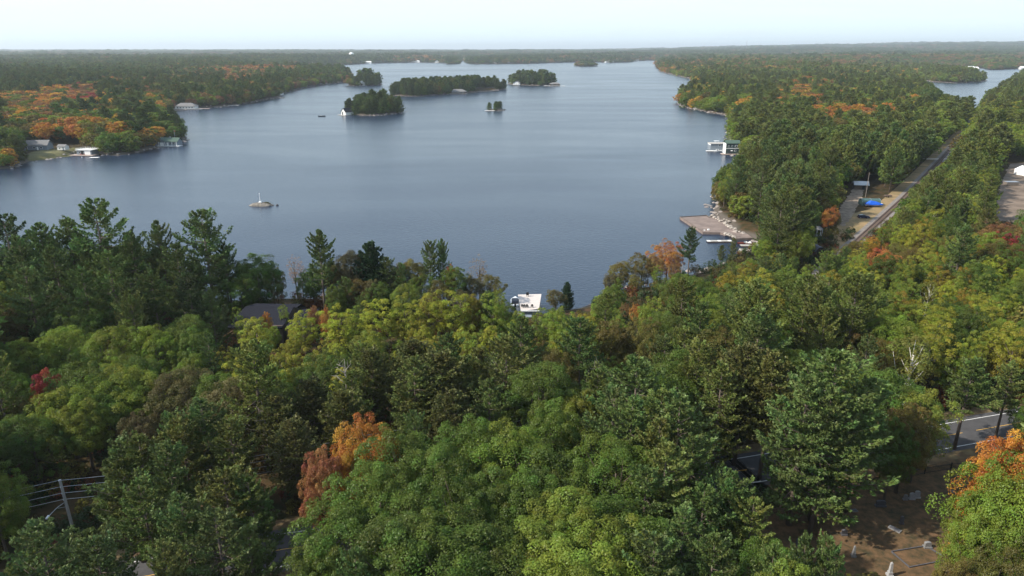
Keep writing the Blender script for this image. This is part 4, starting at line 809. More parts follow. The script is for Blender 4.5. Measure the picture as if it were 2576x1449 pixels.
p = at(1296,768,0); mb_ = empty('motorboat',(p.x,p.y+1.5,0),PI/2,'dark covered motorboat with white rim berthed left of the white-decked boathouse','boat'); motorboat(mb_,7.6,2.7,'white','black'); MB().box(-.6,0,1.15,3.6,2.1,.5,0,.8,.8).build('cover',M['dark_cover'],mb_)
# near dark roofed house
p = atY(684, 766, 166); hs = empty('house', (p.x, p.y, 0), R(-3), 'large house with dark shingled roof half hidden behind yellow aspens', 'house'); rz_ = p.z
W1 = 11.6; MB().box(0,-4.6,GZ+2.2, W1,9.5,4.4).add([(-W1/2,-9.3,GZ+4.2),(-W1/2,.2,GZ+4.2),(-W1/2,-.8,rz_-.3),(W1/2,-9.3,GZ+4.2),(W1/2,.2,GZ+4.2),(W1/2,-.8,rz_-.3)],[(0,1,2),(3,5,4)]).build('wall', M['brown_siding'], hs)
rf = MB().add([(-W1/2-2.0,-10,GZ+4.1),(W1/2+.2,-10,GZ+4.1),(W1/2+.2,-1.4,rz_-.15),(-W1/2-.4,-1.4,rz_-.15),(-W1/2-2.0,-10,GZ+3.9),(W1/2+.2,-10,GZ+3.9),(W1/2+.2,-1.4,rz_-.35),(-W1/2-.4,-1.4,rz_-.35)],[(0,1,2,3),(4,7,6,5),(0,4,5,1),(1,5,6,2),(2,6,7,3),(3,7,4,0)])
rf = rf.build('roof', M['shingle'], hs)
MB().add([(-W1/2-.4,-1.4,rz_-.14),(W1/2+.9,-1.4,rz_-.14),(W1/2+1.6,.4,rz_+.15),(-W1/2+1.5,.4,rz_+.05),(W1/2+1.6,4,rz_-2.2),(-W1/2+1,4,rz_-2.2)],[(0,1,2,3),(3,2,4,5)]).build('ridge_cap', M['shingle'], rf)
MB().box(W1/2+3.4,-5.2,GZ+2.1, 5,8,4.2).build('wing_wall', M['brown_siding'], hs)
MB().add([(W1/2+.9,-9.6,GZ+4.2),(W1/2+7,-9.6,GZ+4.2),(W1/2+6.2,-.2,rz_-.9),(W1/2+.9,-.2,rz_-.9)],[(0,1,2,3)]).build('wing_roof', M['shingle'], hs)
for x in (-4,-1,2): window_(hs, x, -9.4, GZ+2.3, 1.2, 1.3, 0)
# left shore
p = at(214, 391); lb = cottage('boathouse', 'white boathouse with railed roof deck on the left shore', 'boathouse', (p.x,p.y+4,0), R(-6), 11,8,3.0,0, 'siding', 'white', 'flat', 1.0, ((-3.2,1.6,1.0,1.6),), ((-1.4,1.6,2.4,'black'),(2.6,4.2,2.5,'white')), (-8.5,8.2,-7.5,0,'tan_deck'))
railing(lb, 11.6, 8.6, 3.74)
for i, (dx, lb_) in enumerate(((-1.8,'red chair on the dock nearest the dark doorway of the railed boathouse'),(.4,'red chair at the front edge of the railed boathouse dock'))): chair('red', (p.x+dx, p.y-1.6, .5), PI+i*.5, lb_, 'red chairs on the left shore docks')
p = at(238, 397.5); sr = empty('swimming_raft', (p.x,p.y,0), .1, 'pale yellow swimming raft off the railed boathouse', 'raft'); MB().box(0,0,.35,5.6,3.2,.18).build('raft_deck', M['offwhite'], sr); [MB().tube([(-2.4,y,.1),(2.4,y,.1)],.2,7).build('float', M['black'], sr) for y in (-1.1,1.1)]
p = at(206, 396); by = MB().loft([[(math.cos(k*PI/4)*r_,math.sin(k*PI/4)*r_,z_) for k in range(8)] for r_, z_ in ((.05,-.3),(.35,0),(.35,.3),(.05,.5))]).build('mooring_buoy', M['white'], None, (p.x,p.y,0)); tag(by, 'small white mooring buoy beside the swimming raft', 'buoy')
p = at(424, 368.5); gb = cottage('boathouse', 'dark boathouse with green gabled roof and white posts on the wooded point', 'boathouse', (p.x,p.y+5,0), R(-4), 13.5,8,3.0,2.4, 'siding', 'shingle_green', 'x', .9, ((1.6,1.9,1.9,1.0),(4.2,1.9,1.9,1.0)), ((-.8,1.2,2.3,'white'),), (-8.8,8.8,-6,0,'white'))
MB().add([(-7.6,-5.2,3.3),(-1.6,-5.2,3.3),(-4.6,-5.2,5.7),(-4.6,-.2,5.7),(-7.6,-.6,3.3),(-1.6,-.6,3.3)],[(0,2,3,4),(1,5,3,2)]).build('porch_roof', M['shingle_green'], gb)
MB().add([(-6.9,-4.9,.5),(-2.3,-4.9,.5),(-2.3,-4.9,3.4),(-4.6,-4.9,5.3),(-6.9,-4.9,3.4)],[(0,1,2,3,4)]).build('porch_gable', M['siding'], gb); MB().box(-4.6,-4.98,1.7,2.9,.1,2.3).build('door', M['white'], gb)
for x in (-7.0,-2.2,0.4,3.2,6.8): MB().box(x,-5.0,1.95,.28,.28,2.9).build('post', M['white'], gb)
MB().box(-1,1.6,6.2,.8,.8,1.2).build('chimney', M['concrete'], gb)
p = at(441,352,2); fp = empty('flagpole', (p.x,p.y,gz(p.x,p.y)), 0, 'white flagpole behind the green-roofed boathouse', 'flagpole'); MB().tube([(0,0,0),(0,0,10)],[.09,.05],6).build('pole', M['white'], fp); MB().box(.5,0,9.2,1.0,.03,.6).build('flag', M['red'], fp)
p = at(95,376,3); cottage('cottage', 'grey lakeside cottage behind the lawn pines on the left', 'cottage', (p.x,p.y,2.6), R(8), 17,9,3.2,3.0, 'siding','shingle_grey','x',.6,((-5,1.7,1.6,1.3),(0,1.7,1.6,1.3),(4.6,1.7,1.6,1.3)),((2.2,1.1,2.2,'white'),))
p = at(160,377,3); cottage('shed', 'low white-walled shed beside the left shore lawn', 'shed', (p.x,p.y,2.6), R(-8), 6,4,2.3,1.2, 'white_siding','shingle_grey','x',.3,((-1.2,1.3,.9,.9),),((1.6,1.0,2.0,'siding'),))
dk = lambda px_, py_, w_, d_, rz, lb, matn='grey_board': _dock(px_, py_, w_, d_, rz, lb, matn)
def _dock(px_, py_, w_, d_, rz, lb, matn, ribs=0, z=.45):
    p = at(px_, py_); e = empty('dock', (p.x,p.y,0), rz, lb, 'dock'); d2 = MB().box(0,0,z,w_,d_,.16).build('deck_surface', M[matn], e); 
    MB().box(0,-d_/2+.06,z-.26,w_-.04,.12,.36).box(0,d_/2-.06,z-.26,w_-.04,.12,.36).build('frame', M['timber'], e)
    for x in (-w_/2+.4, 0, w_/2-.4): MB().tube([(x,-d_/2+.2,-2.5),(x,-d_/2+.2,z-.1)], .12, 6).build('pile', M['timber'], e)
    return e
dk(5,421,12,4.5,0,'low dock with red chairs at the left edge of the lake','tan_deck')
for i, px_ in enumerate((1,6)): p = at(px_,419.5); chair('red',(p.x,p.y,.54),.4*i,('red chair nearest the frame edge on the leftmost dock','second red chair from the frame edge on the leftmost dock')[i],'red chairs on the left shore docks')
p = at(466,275); cottage('boathouse','long white boathouse with pale hipped roof in the left bay','boathouse',(p.x,p.y+5,0),R(3),24,11,3.2,3.6,'white_siding','shingle_grey','hip',1.0,tuple((x,1.6,1.8,1.4) for x in (-9,-5.5,-2,1.5,5,8.5)),(),(-16,20,-8,0,'grey_board'))
p = at(392,268,3); cottage('cottage','small cottage with a pale gable deep in the left bay trees','cottage',(p.x,p.y,gz(p.x,p.y)),R(10),9,8,3,2.6,'siding','shingle_grey','y',.6,((-2,1.6,1.2,1.2),(2,1.6,1.2,1.2)),())
p = at(487,265,3); cottage('cottage','white cabin at the right end of the left bay beach','cottage',(p.x,p.y,gz(p.x,p.y)),0,7,6,2.6,2,'white_siding','shingle_grey','y',.5,((0,1.4,1.4,1.1),),())
p = at(506,266,2); cottage('cottage','brown cottage above the long flat dock in the left bay','cottage',(p.x,p.y+12,gz(p.x,p.y+12)),0,13,9,4,3,'brown_siding','shingle_grey','x',.7,((-4,2,1.6,1.4),(0,2,1.6,1.4),(4,2,1.6,1.4)),())
dk(575,266,26,6,R(4),'broad grey dock along the wooded left shore')
dk(505,274,22,5,R(2),'long flat dock beside the brown cottage in the left bay','tan_deck')
p = at(700,240); cottage('boathouse','small white boathouse tucked behind the left headland','boathouse',(p.x,p.y+6,0),R(-30),9,10,3,2.6,'white_siding','shingle_grey','y',.6,((0,1.6,2.2,1.6),),(),(-7,7,-8,0,'grey_board'))
p = at(704,246); dk(706,247,10,3,0,'short pale dock below the left headland')
p = at(813,211.5); cottage('boathouse','low white boathouse near the tip of the left shore','boathouse',(p.x,p.y+5,0),0,14,9,2.8,2.2,'white_siding','shingle_grey','hip',.8,((-3,1.4,2,1.3),(3,1.4,2,1.3)),(),(-13,13,-6,0,'grey_board'))
# islands
p = at(869.5,290.5); cottage('boathouse','white gabled boathouse with black roof on the near round island','boathouse',(p.x+1,p.y+6,0),R(-38),7.5,12,3.0,4.0,'white_siding','shingle','y',.5,(),((-1.2,2.0,3.2,'black'),),(-7,6,-9,1,'grey_board'))
p = at(810,293); cn = empty('moored_boat',(p.x,p.y,0),0,'low dark boat lying left of the round island','boat')
motorboat(cn, 8, 2, 'black', 'black')
p = at(1152,236.5); cottage('boathouse','boathouse with pale hipped roof on the long island','boathouse',(p.x,p.y+6,0),0,24,11,3.4,3.6,'brown_siding','shingle_grey','hip',2,tuple((x,1.9,2.4,1.8) for x in (-8.5,-4,0,4,8.5)),(),(-15,15,-7.5,0,'grey_board'))
p = at(1214,221); cottage('cottage','large brown cottage at the eastern end of the long island','cottage',(p.x,p.y+9,1.0),R(5),24,10,4,4,'brown_siding','shingle_grey','x',1.5,tuple((x,2.1,2.2,1.8) for x in (-9,-4.5,0,4.5,9)),(),None)
dk(1222,221.5,40,6,R(3),'long dock in front of the brown island cottage','tan_deck')
dk(1134,234,14,5,0,'small pale dock left of the hipped island boathouse')
p = at(1300,216); cottage('cottage','bright white cottage on the second island','cottage',(p.x,p.y+7,.8),R(-12),13,9,4,4,'white_siding','shingle_grey','y',1,((-4,2,1.8,1.6),(0,2,1.8,1.6),(4,2,1.8,1.6)),(),None)
p = at(1396,216.5); cottage('boathouse','low dark boathouse with white dock at the tip of the second island','boathouse',(p.x,p.y+6,0),0,20,10,3.6,2.6,'brown_siding','shingle_grey','hip',1.2,((-5,1.8,3,1.6),(4,1.8,3,1.6)),(),(-22,20,-8,0,'offwhite'))
p = at(909.5,216); cottage('boathouse','tiny white boathouse on the wooded islet off the left headland','boathouse',(p.x,p.y+6,0),0,13,9,5,4,'white_siding','white','y',.6,(),((0,4,4,'brown_siding'),),(-10,10,-7,0,'grey_board'))
p = at(1466,166); cottage('cottage','white cottage on the small distant island','cottage',(p.x,p.y+10,1),0,30,16,8,8,'white_siding','shingle_grey','y',1,((-8,3,4,4),(8,3,4,4)),(),None)
dk(1232,279.5,12,3.5,R(5),'pale flat rock slab dock on the tiny tree islet','offwhite'); 
# far shore cottages
FC = [(763,165,20,'white boathouse at the far left end of the far shore'),(748,166.5,16,'grey boathouse beside the far left white one'),(790,164.5,12,'small pale boathouse on the far left shore'),(822,163,18,'low long white boathouse on the far shore'),(860,162.5,11,'tiny white boathouse below the water tower'),(905,160,14,'pale cottage on the bare stretch of far shore'),
    (925,159.8,26,'tan beach house below the orange far hillside'),(981,157.5,22,'white cottage left of the big far boathouses'),(1006,157,44,'wide white boathouse on the far shore'),(1028,157,30,'white boathouse next to the wide one'),(1048,157,24,'grey-white boathouse at the centre of the far shore'),(1100,158,14,'small white far cottage left of the channel'),(1168,152,40,'white marina building in the far channel'),
    (1241,160.5,20,'white boathouse right of the far channel'),(1285,159.5,22,'pair-gabled white cottage on the far shore'),(1355,158,30,'white dock house in the middle of the right far shore'),(1405,157,24,'pale boathouse left of the distant island'),(1532,157.5,30,'white boathouse on the low far point'),(1545,156.5,18,'small boathouse beside the low far point'),(1568,155.5,24,'pale boathouse near the right end of the far shore'),(1585,155,20,'far white boathouse second from the right headland'),(1600,154,16,'farthest white boathouse near the right headland')]
for i, (px_, py_, w_, lb) in enumerate(FC):
    p = at(px_, py_); sc_ = (.55+.1*(i % 3)); w_ = w_*1.6; cottage('boathouse', lb, 'boathouse', (p.x, p.y-10, 0), R((i*37) % 30-15), w_, 14, 6, 5+(i % 3), 'white_siding', 'shingle_grey' if i % 2 else 'offwhite', ('x','hip','y')[i % 3] if w_ < 60 else 'x', 1, tuple((x*w_/4,3,w_*.12,2.5) for x in (-1,0,1)), (), (-w_*.75,w_*.75,-12,0,'offwhite'), 'boathouses along the far shore')
for (px_, py_, z_, w_, lb) in ((2148,158,16,40,'white barn in the woods beyond the right peninsula'),(2373,170,3,40,'white lake house beyond the right-hand bay'),(2437,172,3,34,'white boathouse on the far side of the right-hand bay'),(2452,173.5,3,20,'small boathouse right of the white one across the bay'),(2574,172,3,24,'boathouse at the right frame edge across the bay')):
    p = at(px_, py_, z_); cottage('cottage', lb, 'house', (p.x,p.y,gz(p.x,p.y) if z_ < 5 else max(gz(p.x,p.y), 12)), 0, w_, 16, 8, 6, 'white_siding', 'offwhite', 'x', 1, ((-w_*.3,3,4,3),(0,3,4,3),(w_*.3,3,4,3)), ())
p = atY(885, 150, 4900); wt = empty('water_tower', (p.x,4900,gz(p.x,4900)), 0, 'white bulb-shaped water tower above the far forest', 'water tower')
zt_ = atY(885,131.5,4900).z-wt.location.z; zb = zt_-24
MB().loft([[(math.cos(k*PI/10)*r_,math.sin(k*PI/10)*r_,z_) for k in range(20)] for r_, z_ in ((4,zb),(10,zb+5),(15,zb+10),(15.5,zb+15),(11,zb+21),(3,zt_),(.3,zt_+1))]).build('tank', M['white'], wt, smooth=True)
MB().tube([(0,0,0),(0,0,zb*.5),(0,0,zb+1)],[7,5,4],14).build('pedestal', M['white'], wt)
p = atY(1878, 116, 8800); ms_ = empty('radio_mast', (p.x,8800,gz(p.x,8800)), 0, 'thin radio mast standing on the right skyline', 'mast'); hm_ = atY(1878,102,8800).z-ms_.location.z
for k in range(3): a_ = 2*PI*k/3; MB().tube([(math.cos(a_)*2,math.sin(a_)*2,0),(math.cos(a_)*1,math.sin(a_)*1,hm_)],.9,4).build('leg', M['steel'], ms_)
lt = MB(); [lt.tube([(math.cos(2*PI*(k%3)/3)*(2-k/24),math.sin(2*PI*(k%3)/3)*(2-k/24),hm_*k/24),(math.cos(2*PI*((k+1)%3)/3)*(2-(k+1)/24),math.sin(2*PI*((k+1)%3)/3)*(2-(k+1)/24),hm_*(k+1)/24)],.5,4) for k in range(24)]; lt.build('lattice', M['steel'], ms_)
# rock islet and beacon
p = at(654,519); q_ = np.random.default_rng(3); NN = 22; secs = []
for zz, rr_ in ((-1,1.08),(.1,1),(.7,.86),(1.15,.62),(1.35,.3)): secs.append([(math.cos(2*PI*k/NN)*rr_*5.9*q_.uniform(.9,1.06), math.sin(2*PI*k/NN)*rr_*2.6*q_.uniform(.86,1.1), zz*q_.uniform(.75,1.15)) for k in range(NN)])
ri = MB().loft(secs).build('rock_islet', M['islet'], None, (p.x,p.y+2,0)); tag(ri, 'low pale rock islet in the open lake carrying a white marker', 'rock')
p2 = at(697.5,517); r2_ = MB().loft([[(math.cos(2*PI*k/7)*r_,math.sin(2*PI*k/7)*r_*.8,z_) for k in range(7)] for r_, z_ in ((.7,-.4),(.65,.2),(.4,.6),(.1,.7))]).build('lone_rock', M['rock_dark'], None, (p2.x,p2.y,0)); tag(r2_, 'small black rock poking out right of the rock islet', 'rock')
bc = empty('navigation_beacon', (p.x-.4,p.y+2,1.25), 0, 'white navigation pole on a white block on the rock islet', 'beacon'); MB().box(0,0,.35,1.3,1.1,.9,0,.75,.75).build('block', M['white'], bc); MB().tube([(0,0,.7),(0,0,4.6)],.09,6).build('pole', M['white'], bc); MB().box(.12,0,4.4,.08,.3,.5).build('sign_panel', M['white'], bc)
sb = MB(); 
for k in range(60): a_ = q_.uniform(0,6.28); rr_ = q_.uniform(0,1); c0 = np.array([3.2+rr_*1.3*math.cos(a_), -.2+rr_*math.sin(a_), 1.0+q_.uniform(0,.6)]); d0 = q_.normal(size=3)*.3; d1 = q_.normal(size=3)*.3; sb.add([c0-d0, c0+d1, c0+d0], [(0,1,2)])
o = sb.build('shrub', mat('shrub_leaf', (.09,.085,.03), .8), None, (p.x,p.y+2,0)); tag(o, 'scrubby olive bush on the right end of the rock islet', 'shrub')
# right shore boathouses
p = at(1812,380); fb = cottage('boathouse','long grey boathouse with flat white-edged deck roof on the right shore','boathouse',(p.x,p.y+4,0),R(0),14.5,7.5,4.6,0,'siding','concrete','flat',1.0,((-.8,3.7,1.6,1.3),),(),(-10.5,8,-7,-3.7,'offwhite'))
MB().box(-7.3,-.3,4.7,.3,7.4,1.1).build('parapet', M['white'], fb)
for i, x in enumerate((-3.2,-1.9,1.5,2.8,4.1,5.4)): chair('white',(p.x+x,p.y+4-4.7,.5),PI,('white chair standing first from the lake end','white chair second from the lake end','white chair third in the row, after the gap','white chair fourth in the row','white chair fifth in the row','white chair nearest the shore')[i]+' at the grey boathouse','white chairs at the grey boathouse')
p = at(1841,389); ts = cottage('boathouse','two-storey dark green boathouse with white end wall on the right shore','boathouse',(p.x+.5,p.y+4,0),R(0),9.6,7,7.2,1.6,'green_siding','shingle_green','x',.5,((-3,5.3,.9,1.3),(-.6,5.3,.9,1.3),(2.2,5.3,1.9,1.3),(4.0,5.3,.8,1.3),(1.8,2.1,1.3,1.3)),((-2,2.4,2.2,'glass'),),(-7.5,10,-5.5,0,'tan_deck'))
MB().box(-4.9,0,4.1,.14,7.1,7.2).build('end_wall', M['white_siding'], ts); MB().box(0,-3.62,4.25,9.9,.2,.3).build('trim_band', M['white'], ts); MB().box(4.85,-3.6,4.0,.22,.22,7.0).build('corner_post', M['white'], ts)
def umbrella(px_, py_, z, lb):
    p = at(px_, py_, z); e = empty('parasol',(p.x,p.y,z),0,lb,'parasol'); MB().tube([(0,0,0),(0,0,2.4)],.04,5).build('pole',M['steel'],e); MB().loft([[(math.cos(k*PI/4)*r_,math.sin(k*PI/4)*r_,z_) for k in range(8)] for r_, z_ in ((1.5,2.05),(.8,2.45),(.05,2.7))]).build('canopy',M['white'],e)
umbrella(1839,386.5,.5,'white parasol on the dock of the green two-storey boathouse')
p = at(1833,387.5); chair('white',(p.x,p.y,.5),2.6,'large white chair at the corner of the green boathouse dock','white chairs at the grey boathouse')
p = at(1799,361); bt = empty('motorboat',(p.x,p.y,0),PI-.05,'long white motorboat moored beyond the grey boathouse','boat'); motorboat(bt,11.5,3.2,'white','offwhite',True)
p = at(1806,381.5); bt = empty('rowboat',(p.x,p.y-.5,0),PI,'small white boat at the near side of the grey boathouse dock','boat'); motorboat(bt,6,1.8,'white','grey_board')
p = at(1824,363); e = empty('swim_dock',(p.x,p.y,0),0,'grey dock crowded with furniture behind the grey boathouse','dock'); MB().box(0,0,.45,12,4.5,.2).build('deck_surface',M['grey_board'],e); MB().box(0,2.1,.2,12,.1,.3).build('frame',M['timber'],e)
for i, px_ in enumerate((1818,1822,1826,1830)): p = at(px_,362.5); chair('black',(p.x,p.y,.55),.6*i,'dark chair, %s from the left, on the dock behind the grey boathouse' % ORD[i],'dark chairs on the far dock')
_dock(1861,408,7.5,3.5,0,'low mossy dock with a white parasol below the green boathouse','grey_board'); umbrella(1849.5,409,.5,'white parasol at the tip of the low mossy dock')
p = at(1857,411); chair('white',(p.x,p.y-.2,.53),0,'white chair on the low mossy dock','white chairs at the grey boathouse')
for (px_,py_,w_,lb) in ((1761,275,16,'pale dock on the wooded right headland'),):
    dk(px_,py_,w_,5,R(-15),lb,'offwhite')
# gravel pier lot
pier = [(1711,547),(1742,545),(1776,543),(1782,547),(1800,545.5),(1815,552),(1836,568),(1858,580),(1882,590),(1893,598),(1850,600),(1838,590),(1826,588),(1812,584.5),(1768,584)]
PP = [(at(x,y,.9).x, at(x,y,.9).y) for x, y in pier][::-1]
o = MB().prism(PP, -1.5, .9).build('gravel_pier', M['gravel']); tag(o, 'flat gravel pier lot built out into the lake', kind='structure')
cr_ = empty('crib_wall', at(1740,565,0), 0, 'dark timber crib edge of the gravel pier lot', 'retaining wall')
for a_, b_ in (((1711,547),(1768,584.5)),((1711,547),(1777,543)),((1777,543),(1783,547.5)),((1783,547.5),(1800,545.5))):
    A_, B_ = at(*a_,.6), at(*b_,.6); L = (B_-A_).length; c_ = (A_+B_)/2-cr_.location; rz = math.atan2(B_.y-A_.y, B_.x-A_.x)
    for k in range(4): MB().box(0,0,0, L+.3,.3,.29).build('timber', M['timber'], cr_, (c_.x,c_.y,-.15+.32*k), rz)
q_ = np.random.default_rng(9); bm_ = []
for i in range(3):
    nn = 9; bm_.append(MB().loft([[(math.cos(2*PI*k/nn)*rr_*q_.uniform(.8,1.15), math.sin(2*PI*k/nn)*rr_*q_.uniform(.8,1.15), zz*q_.uniform(.85,1.15)) for k in range(nn)] for zz, rr_ in ((-.3,.8),(.1,1),(.5,.8),(.8,.3))]).mesh('boulder', M['boulder']))
bl = [(1792,541),(1797,546),(1802,549),(1808,551),(1812,556),(1817,554),(1820,559),(1824,562),(1826,558),(1830,566),(1834,570),(1838,568),(1841,573),(1846,576),(1850,574),(1853,579),(1860,582),(1868,584),(1822,551),(1828,553),(1834,556),(1826,587),(1831,590),(1836,592),(1840,589),(1845,594),(1834,587),(1850,596)]
for i, (x, y) in enumerate(bl):
    p = at(x, y, 1.2); o = place('boulder', bm_[i % 3], None, (p.x,p.y,1.0), i*1.1); s_ = q_.uniform(.4,.95); o.scale = (s_*1.2,s_,s_*.9); tag(o, 'pale boulder of the rubble bank edging the gravel pier lot' if i < 21 else 'pale boulder at the foot of the white pontoon boat mooring', 'boulder', 'boulders of the upper rubble bank' if i < 21 else 'boulders by the pontoon boat')
p = at(1794,585); pb = empty('pontoon_boat',(p.x,p.y,0),R(3),'white flat-decked pontoon boat moored along the gravel pier','boat')
MB().box(.4,0,.62,7.2,2.7,.18).build('deck',M['white'],pb); [MB().tube([(-3.9,y,.25),(-3.5,y,.22),(3.7,y,.22),(4.2,y,.4)],[.1,.34,.34,.12],8).build('pontoon',M['offwhite'],pb) for y in (-1.05,1.05)]; MB().box(-1.9,.4,1.05,.7,.6,.7).build('console',M['white'],pb); MB().box(-3.6,0,.75,.5,.6,.8).build('outboard_motor',M['offwhite'],pb)
for x in (-2.9,-.4,.9): MB().tube([(x,-1.6,-1.6),(x,-1.6,.9)],.07,5).build('mooring_post',M['white'],pb)
fd = empty('floating_dock', at(1809,609,0), R(2), 'grey slatted floating dock reaching out from the cove', 'dock')
for k in range(7): MB().box(-4.05+1.35*k,0,.50,1.27,1.9,.14).build('deck_panel',M['grey_board' if k % 3 else 'offwhite'],fd)
MB().box(0,-.9,.25,9.4,.12,.34).box(0,.9,.25,9.4,.12,.34).build('frame',M['timber'],fd)
p = at(1876,615.5,0); sbt = empty('speedboat',(p.x,p.y,0),R(170),'mahogany and white runabout berthed in the cove','boat'); motorboat(sbt,6.2,2.1,'mahogany','offwhite')
p = at(1880,620,0); wd = _dock(1886,620,7,1.9,R(-2),'short grey dock between the runabout and the concrete ramp','grey_board')
p = at(1892,630,.6); rp_ = MB().box(0,0,.25,8.5,3.6,.7).build('boat_ramp',M['concrete'],None,(p.x,p.y,.2)); tag(rp_,'pale concrete ramp at the head of the cove',kind='structure')
p = at(1905,602,2.5); db = empty('dinghy',(p.x,p.y,gz(p.x,p.y)),.6,'small white dinghy pulled up on the bank','boat'); hull(3.0,1.3,.5).build('hull',M['white'],db); MB().box(-.2,0,.5,.3,1.1,.06).build('seat',M['tan_deck'],db)
# clearing: shelter, tarped boat, car, gazebo, shed, poles
p = at(2196,521,GZ); sl = empty('canopy_shelter',(p.x+.3,p.y+4.2,GZ),R(-3),'green fabric boat shelter with open front','shelter')
arc = lambda r0: [(0, math.cos(PI*k/8)*r0*1.0, math.sin(PI*k/8)*r0*1.05) for k in range(9)]
sec = []
for x in (-4.1, 4.1): sec.append([(x, q1[1]*2.3, q1[2]*2.9+.2) for q1 in [(0, math.cos(PI*k/8), math.sin(PI*k/8)**.7) for k in range(9)]])
sv = sec[0]+sec[1]; MB().add(sv, [(i, i+1, 10+i, 9+i) for i in range(3, 8)]).build('cover', M['tarp_green'], sl)
MB().add(sec[0], [tuple(range(9))]).build('end_panel', M['tarp_green'], sl)
for x in (-4.1,0,4.1):
    MB().tube([(x, q1[1]*2.32, q1[2]*2.93+.2) for q1 in sec and [(0, math.cos(PI*k/8), math.sin(PI*k/8)**.7) for k in range(9)]], .05, 5).build('hoop', M['steel'], sl)
tbt = empty('covered_boat',(p.x+.6,p.y+.6,GZ),R(-6),'boat on a trailer under a bright blue tarp','boat')
hull(7.2,2.3,.9).build('hull',M['white'],tbt,(0,0,.55)); 
MB().loft([[(x,-wv,1.35),(x,-wv*.5,z_),(x,wv*.5,z_),(x,wv,1.35),(x,wv*1.02,1.0),(x,-wv*1.02,1.0)] for x, wv, z_ in ((-3.7,1.0,1.5),(-2.6,1.22,2.15),(-1.6,1.25,2.75),(.8,1.25,2.45),(1.8,1.2,2.1),(3.2,.8,1.5),(3.9,.2,1.35))]).build('tarp',M['tarp'],tbt)
MB().box(0,0,.42,7.4,.2,.14).box(-.6,0,.45,.16,2.1,.1).build('trailer_frame',M['steel'],tbt); [MB().tube([(-.6,y-.1,.33),(-.6,y+.1,.33)],.33,12).build('wheel',M['tyre'],tbt) for y in (-1.15,1.15)]
p = at(2172,549,GZ); car = empty('parked_car',(p.x,p.y,GZ),R(-7),'dark navy estate car parked on the dry grass','car')
prof = [(-2.35,.35),(-2.4,.75),(-2.3,1.02),(-1.2,1.06),(.9,1.02),(1.7,.94),(2.25,.80),(2.38,.55),(2.33,.33)]
def carloft(pr, ws): 
    n_ = len(pr); vs = []; 
    for s in (-1,1): vs += [(x, s*w2, z_) for (x,z_), w2 in zip(pr, ws)]
    return MB().add(vs, [tuple(range(n_))[::-1], tuple(range(n_,2*n_))]+[(i,(i+1)%n_,n_+(i+1)%n_,n_+i) for i in range(n_)])
cb = carloft(prof, [.86,.90,.86,.84,.84,.82,.78,.84,.84]).build('body',M['navy'],car)
carloft([(-2.15,1.0),(-1.95,1.40),(-1.6,1.48),(-.2,1.50),(.35,1.42),(1.15,1.0)], [.80,.66,.62,.62,.64,.78]).build('cabin_glass',M['glass'],car)
carloft([(-1.95,1.45),(-1.6,1.52),(-.2,1.54),(.3,1.46),(-.2,1.47),(-1.6,1.46)], [.66,.63,.63,.65,.64,.64]).build('roof_panel',M['navy'],car)
for x in (-1.45,1.42):
    for y in (-.84,.84):
        wh = MB().tube([(0,-.11,0),(0,.11,0)],.33,14).build('wheel',M['tyre'],car,(x,y,.33)); MB().tube([(0,-.125,0),(0,.125,0)],.2,10).build('rim',M['steel'],wh)
for y in (-.62,.62): MB().box(2.30,y,.68,.14,.34,.14).build('headlight',M['white'],car); MB().box(-2.37,y,.82,.08,.3,.2).build('taillight',M['red'],car)
for y in (-.95,.95): MB().box(.75,y,1.05,.12,.16,.12).build('wing_mirror',M['navy'],car)
p = at(2054,592,GZ); gzb = empty('gazebo',(p.x,p.y,GZ),0,'small grey-roofed gazebo under the trees by the cove','gazebo'); MB().loft([[(math.cos(k*PI/4)*r_,math.sin(k*PI/4)*r_,z_) for k in range(8)] for r_, z_ in ((2.2,2.5),(2.1,2.65),(1.0,3.4),(.1,3.7))]).build('roof',M['shingle_grey'],gzb); [MB().box(math.cos(k*PI/4+.39)*1.8,math.sin(k*PI/4+.39)*1.8,1.3,.12,.12,2.5).build('post',M['white'],gzb) for k in range(8)]; MB().tube([(0,0,0),(0,0,.15)],2.1,8).build('floor',M['grey_board'],gzb)
p = at(2052,636,GZ); hg = empty('hoop_shed',(p.x,p.y,GZ),R(4),'dark arched storage tent beside the railway','shed')
sec2 = [[(math.cos(PI*k/10)*1.9, y, math.sin(PI*k/10)*2.9) for k in range(11)] for y in (-3.2,3.2)]
MB().add(sec2[0]+sec2[1], [(i,i+1,12+i,11+i) for i in range(10)]).build('cover',mat('grey_fabric',(.10,.10,.125),.6),hg); MB().add(sec2[0],[tuple(range(11))]).build('end_panel',M['black'],hg)
def pole(name, px_, py_, h_, lb, r_=.14): p = at(px_,py_,GZ); e = empty(name,(p.x,p.y,GZ),0,lb,'utility pole'); MB().tube([(0,0,-.5),(0,0,h_)],[r_,r_*.7],8).build('pole',M['pole'],e); MB().box(0,0,h_-.8,1.8,.1,.12).build('crossarm',M['timber'],e); return e
pole('utility_pole',2177,497,12,'wooden utility pole behind the green boat shelter',.16)
p = at(2165,478,GZ); sd3 = cottage('shed','grey tin-roofed shed at the back of the clearing','shed',(p.x+1,p.y+3,GZ-.4),R(-12),6.5,4.5,2.2,1.4,'brown_siding','steel','x',.4,(),((1,1.2,1.9,'black'),))
p = at(2233,496,GZ); tr3 = empty('flat_trailer',(p.x,p.y,GZ),0,'small dark cart standing right of the boat shelter','trailer'); MB().box(0,0,.75,3.2,1.7,.5).build('bed',M['timber'],tr3); [MB().tube([(-.2,y-.1,.3),(-.2,y+.1,.3)],.3,10).build('wheel',M['tyre'],tr3) for y in (-.9,.9)]
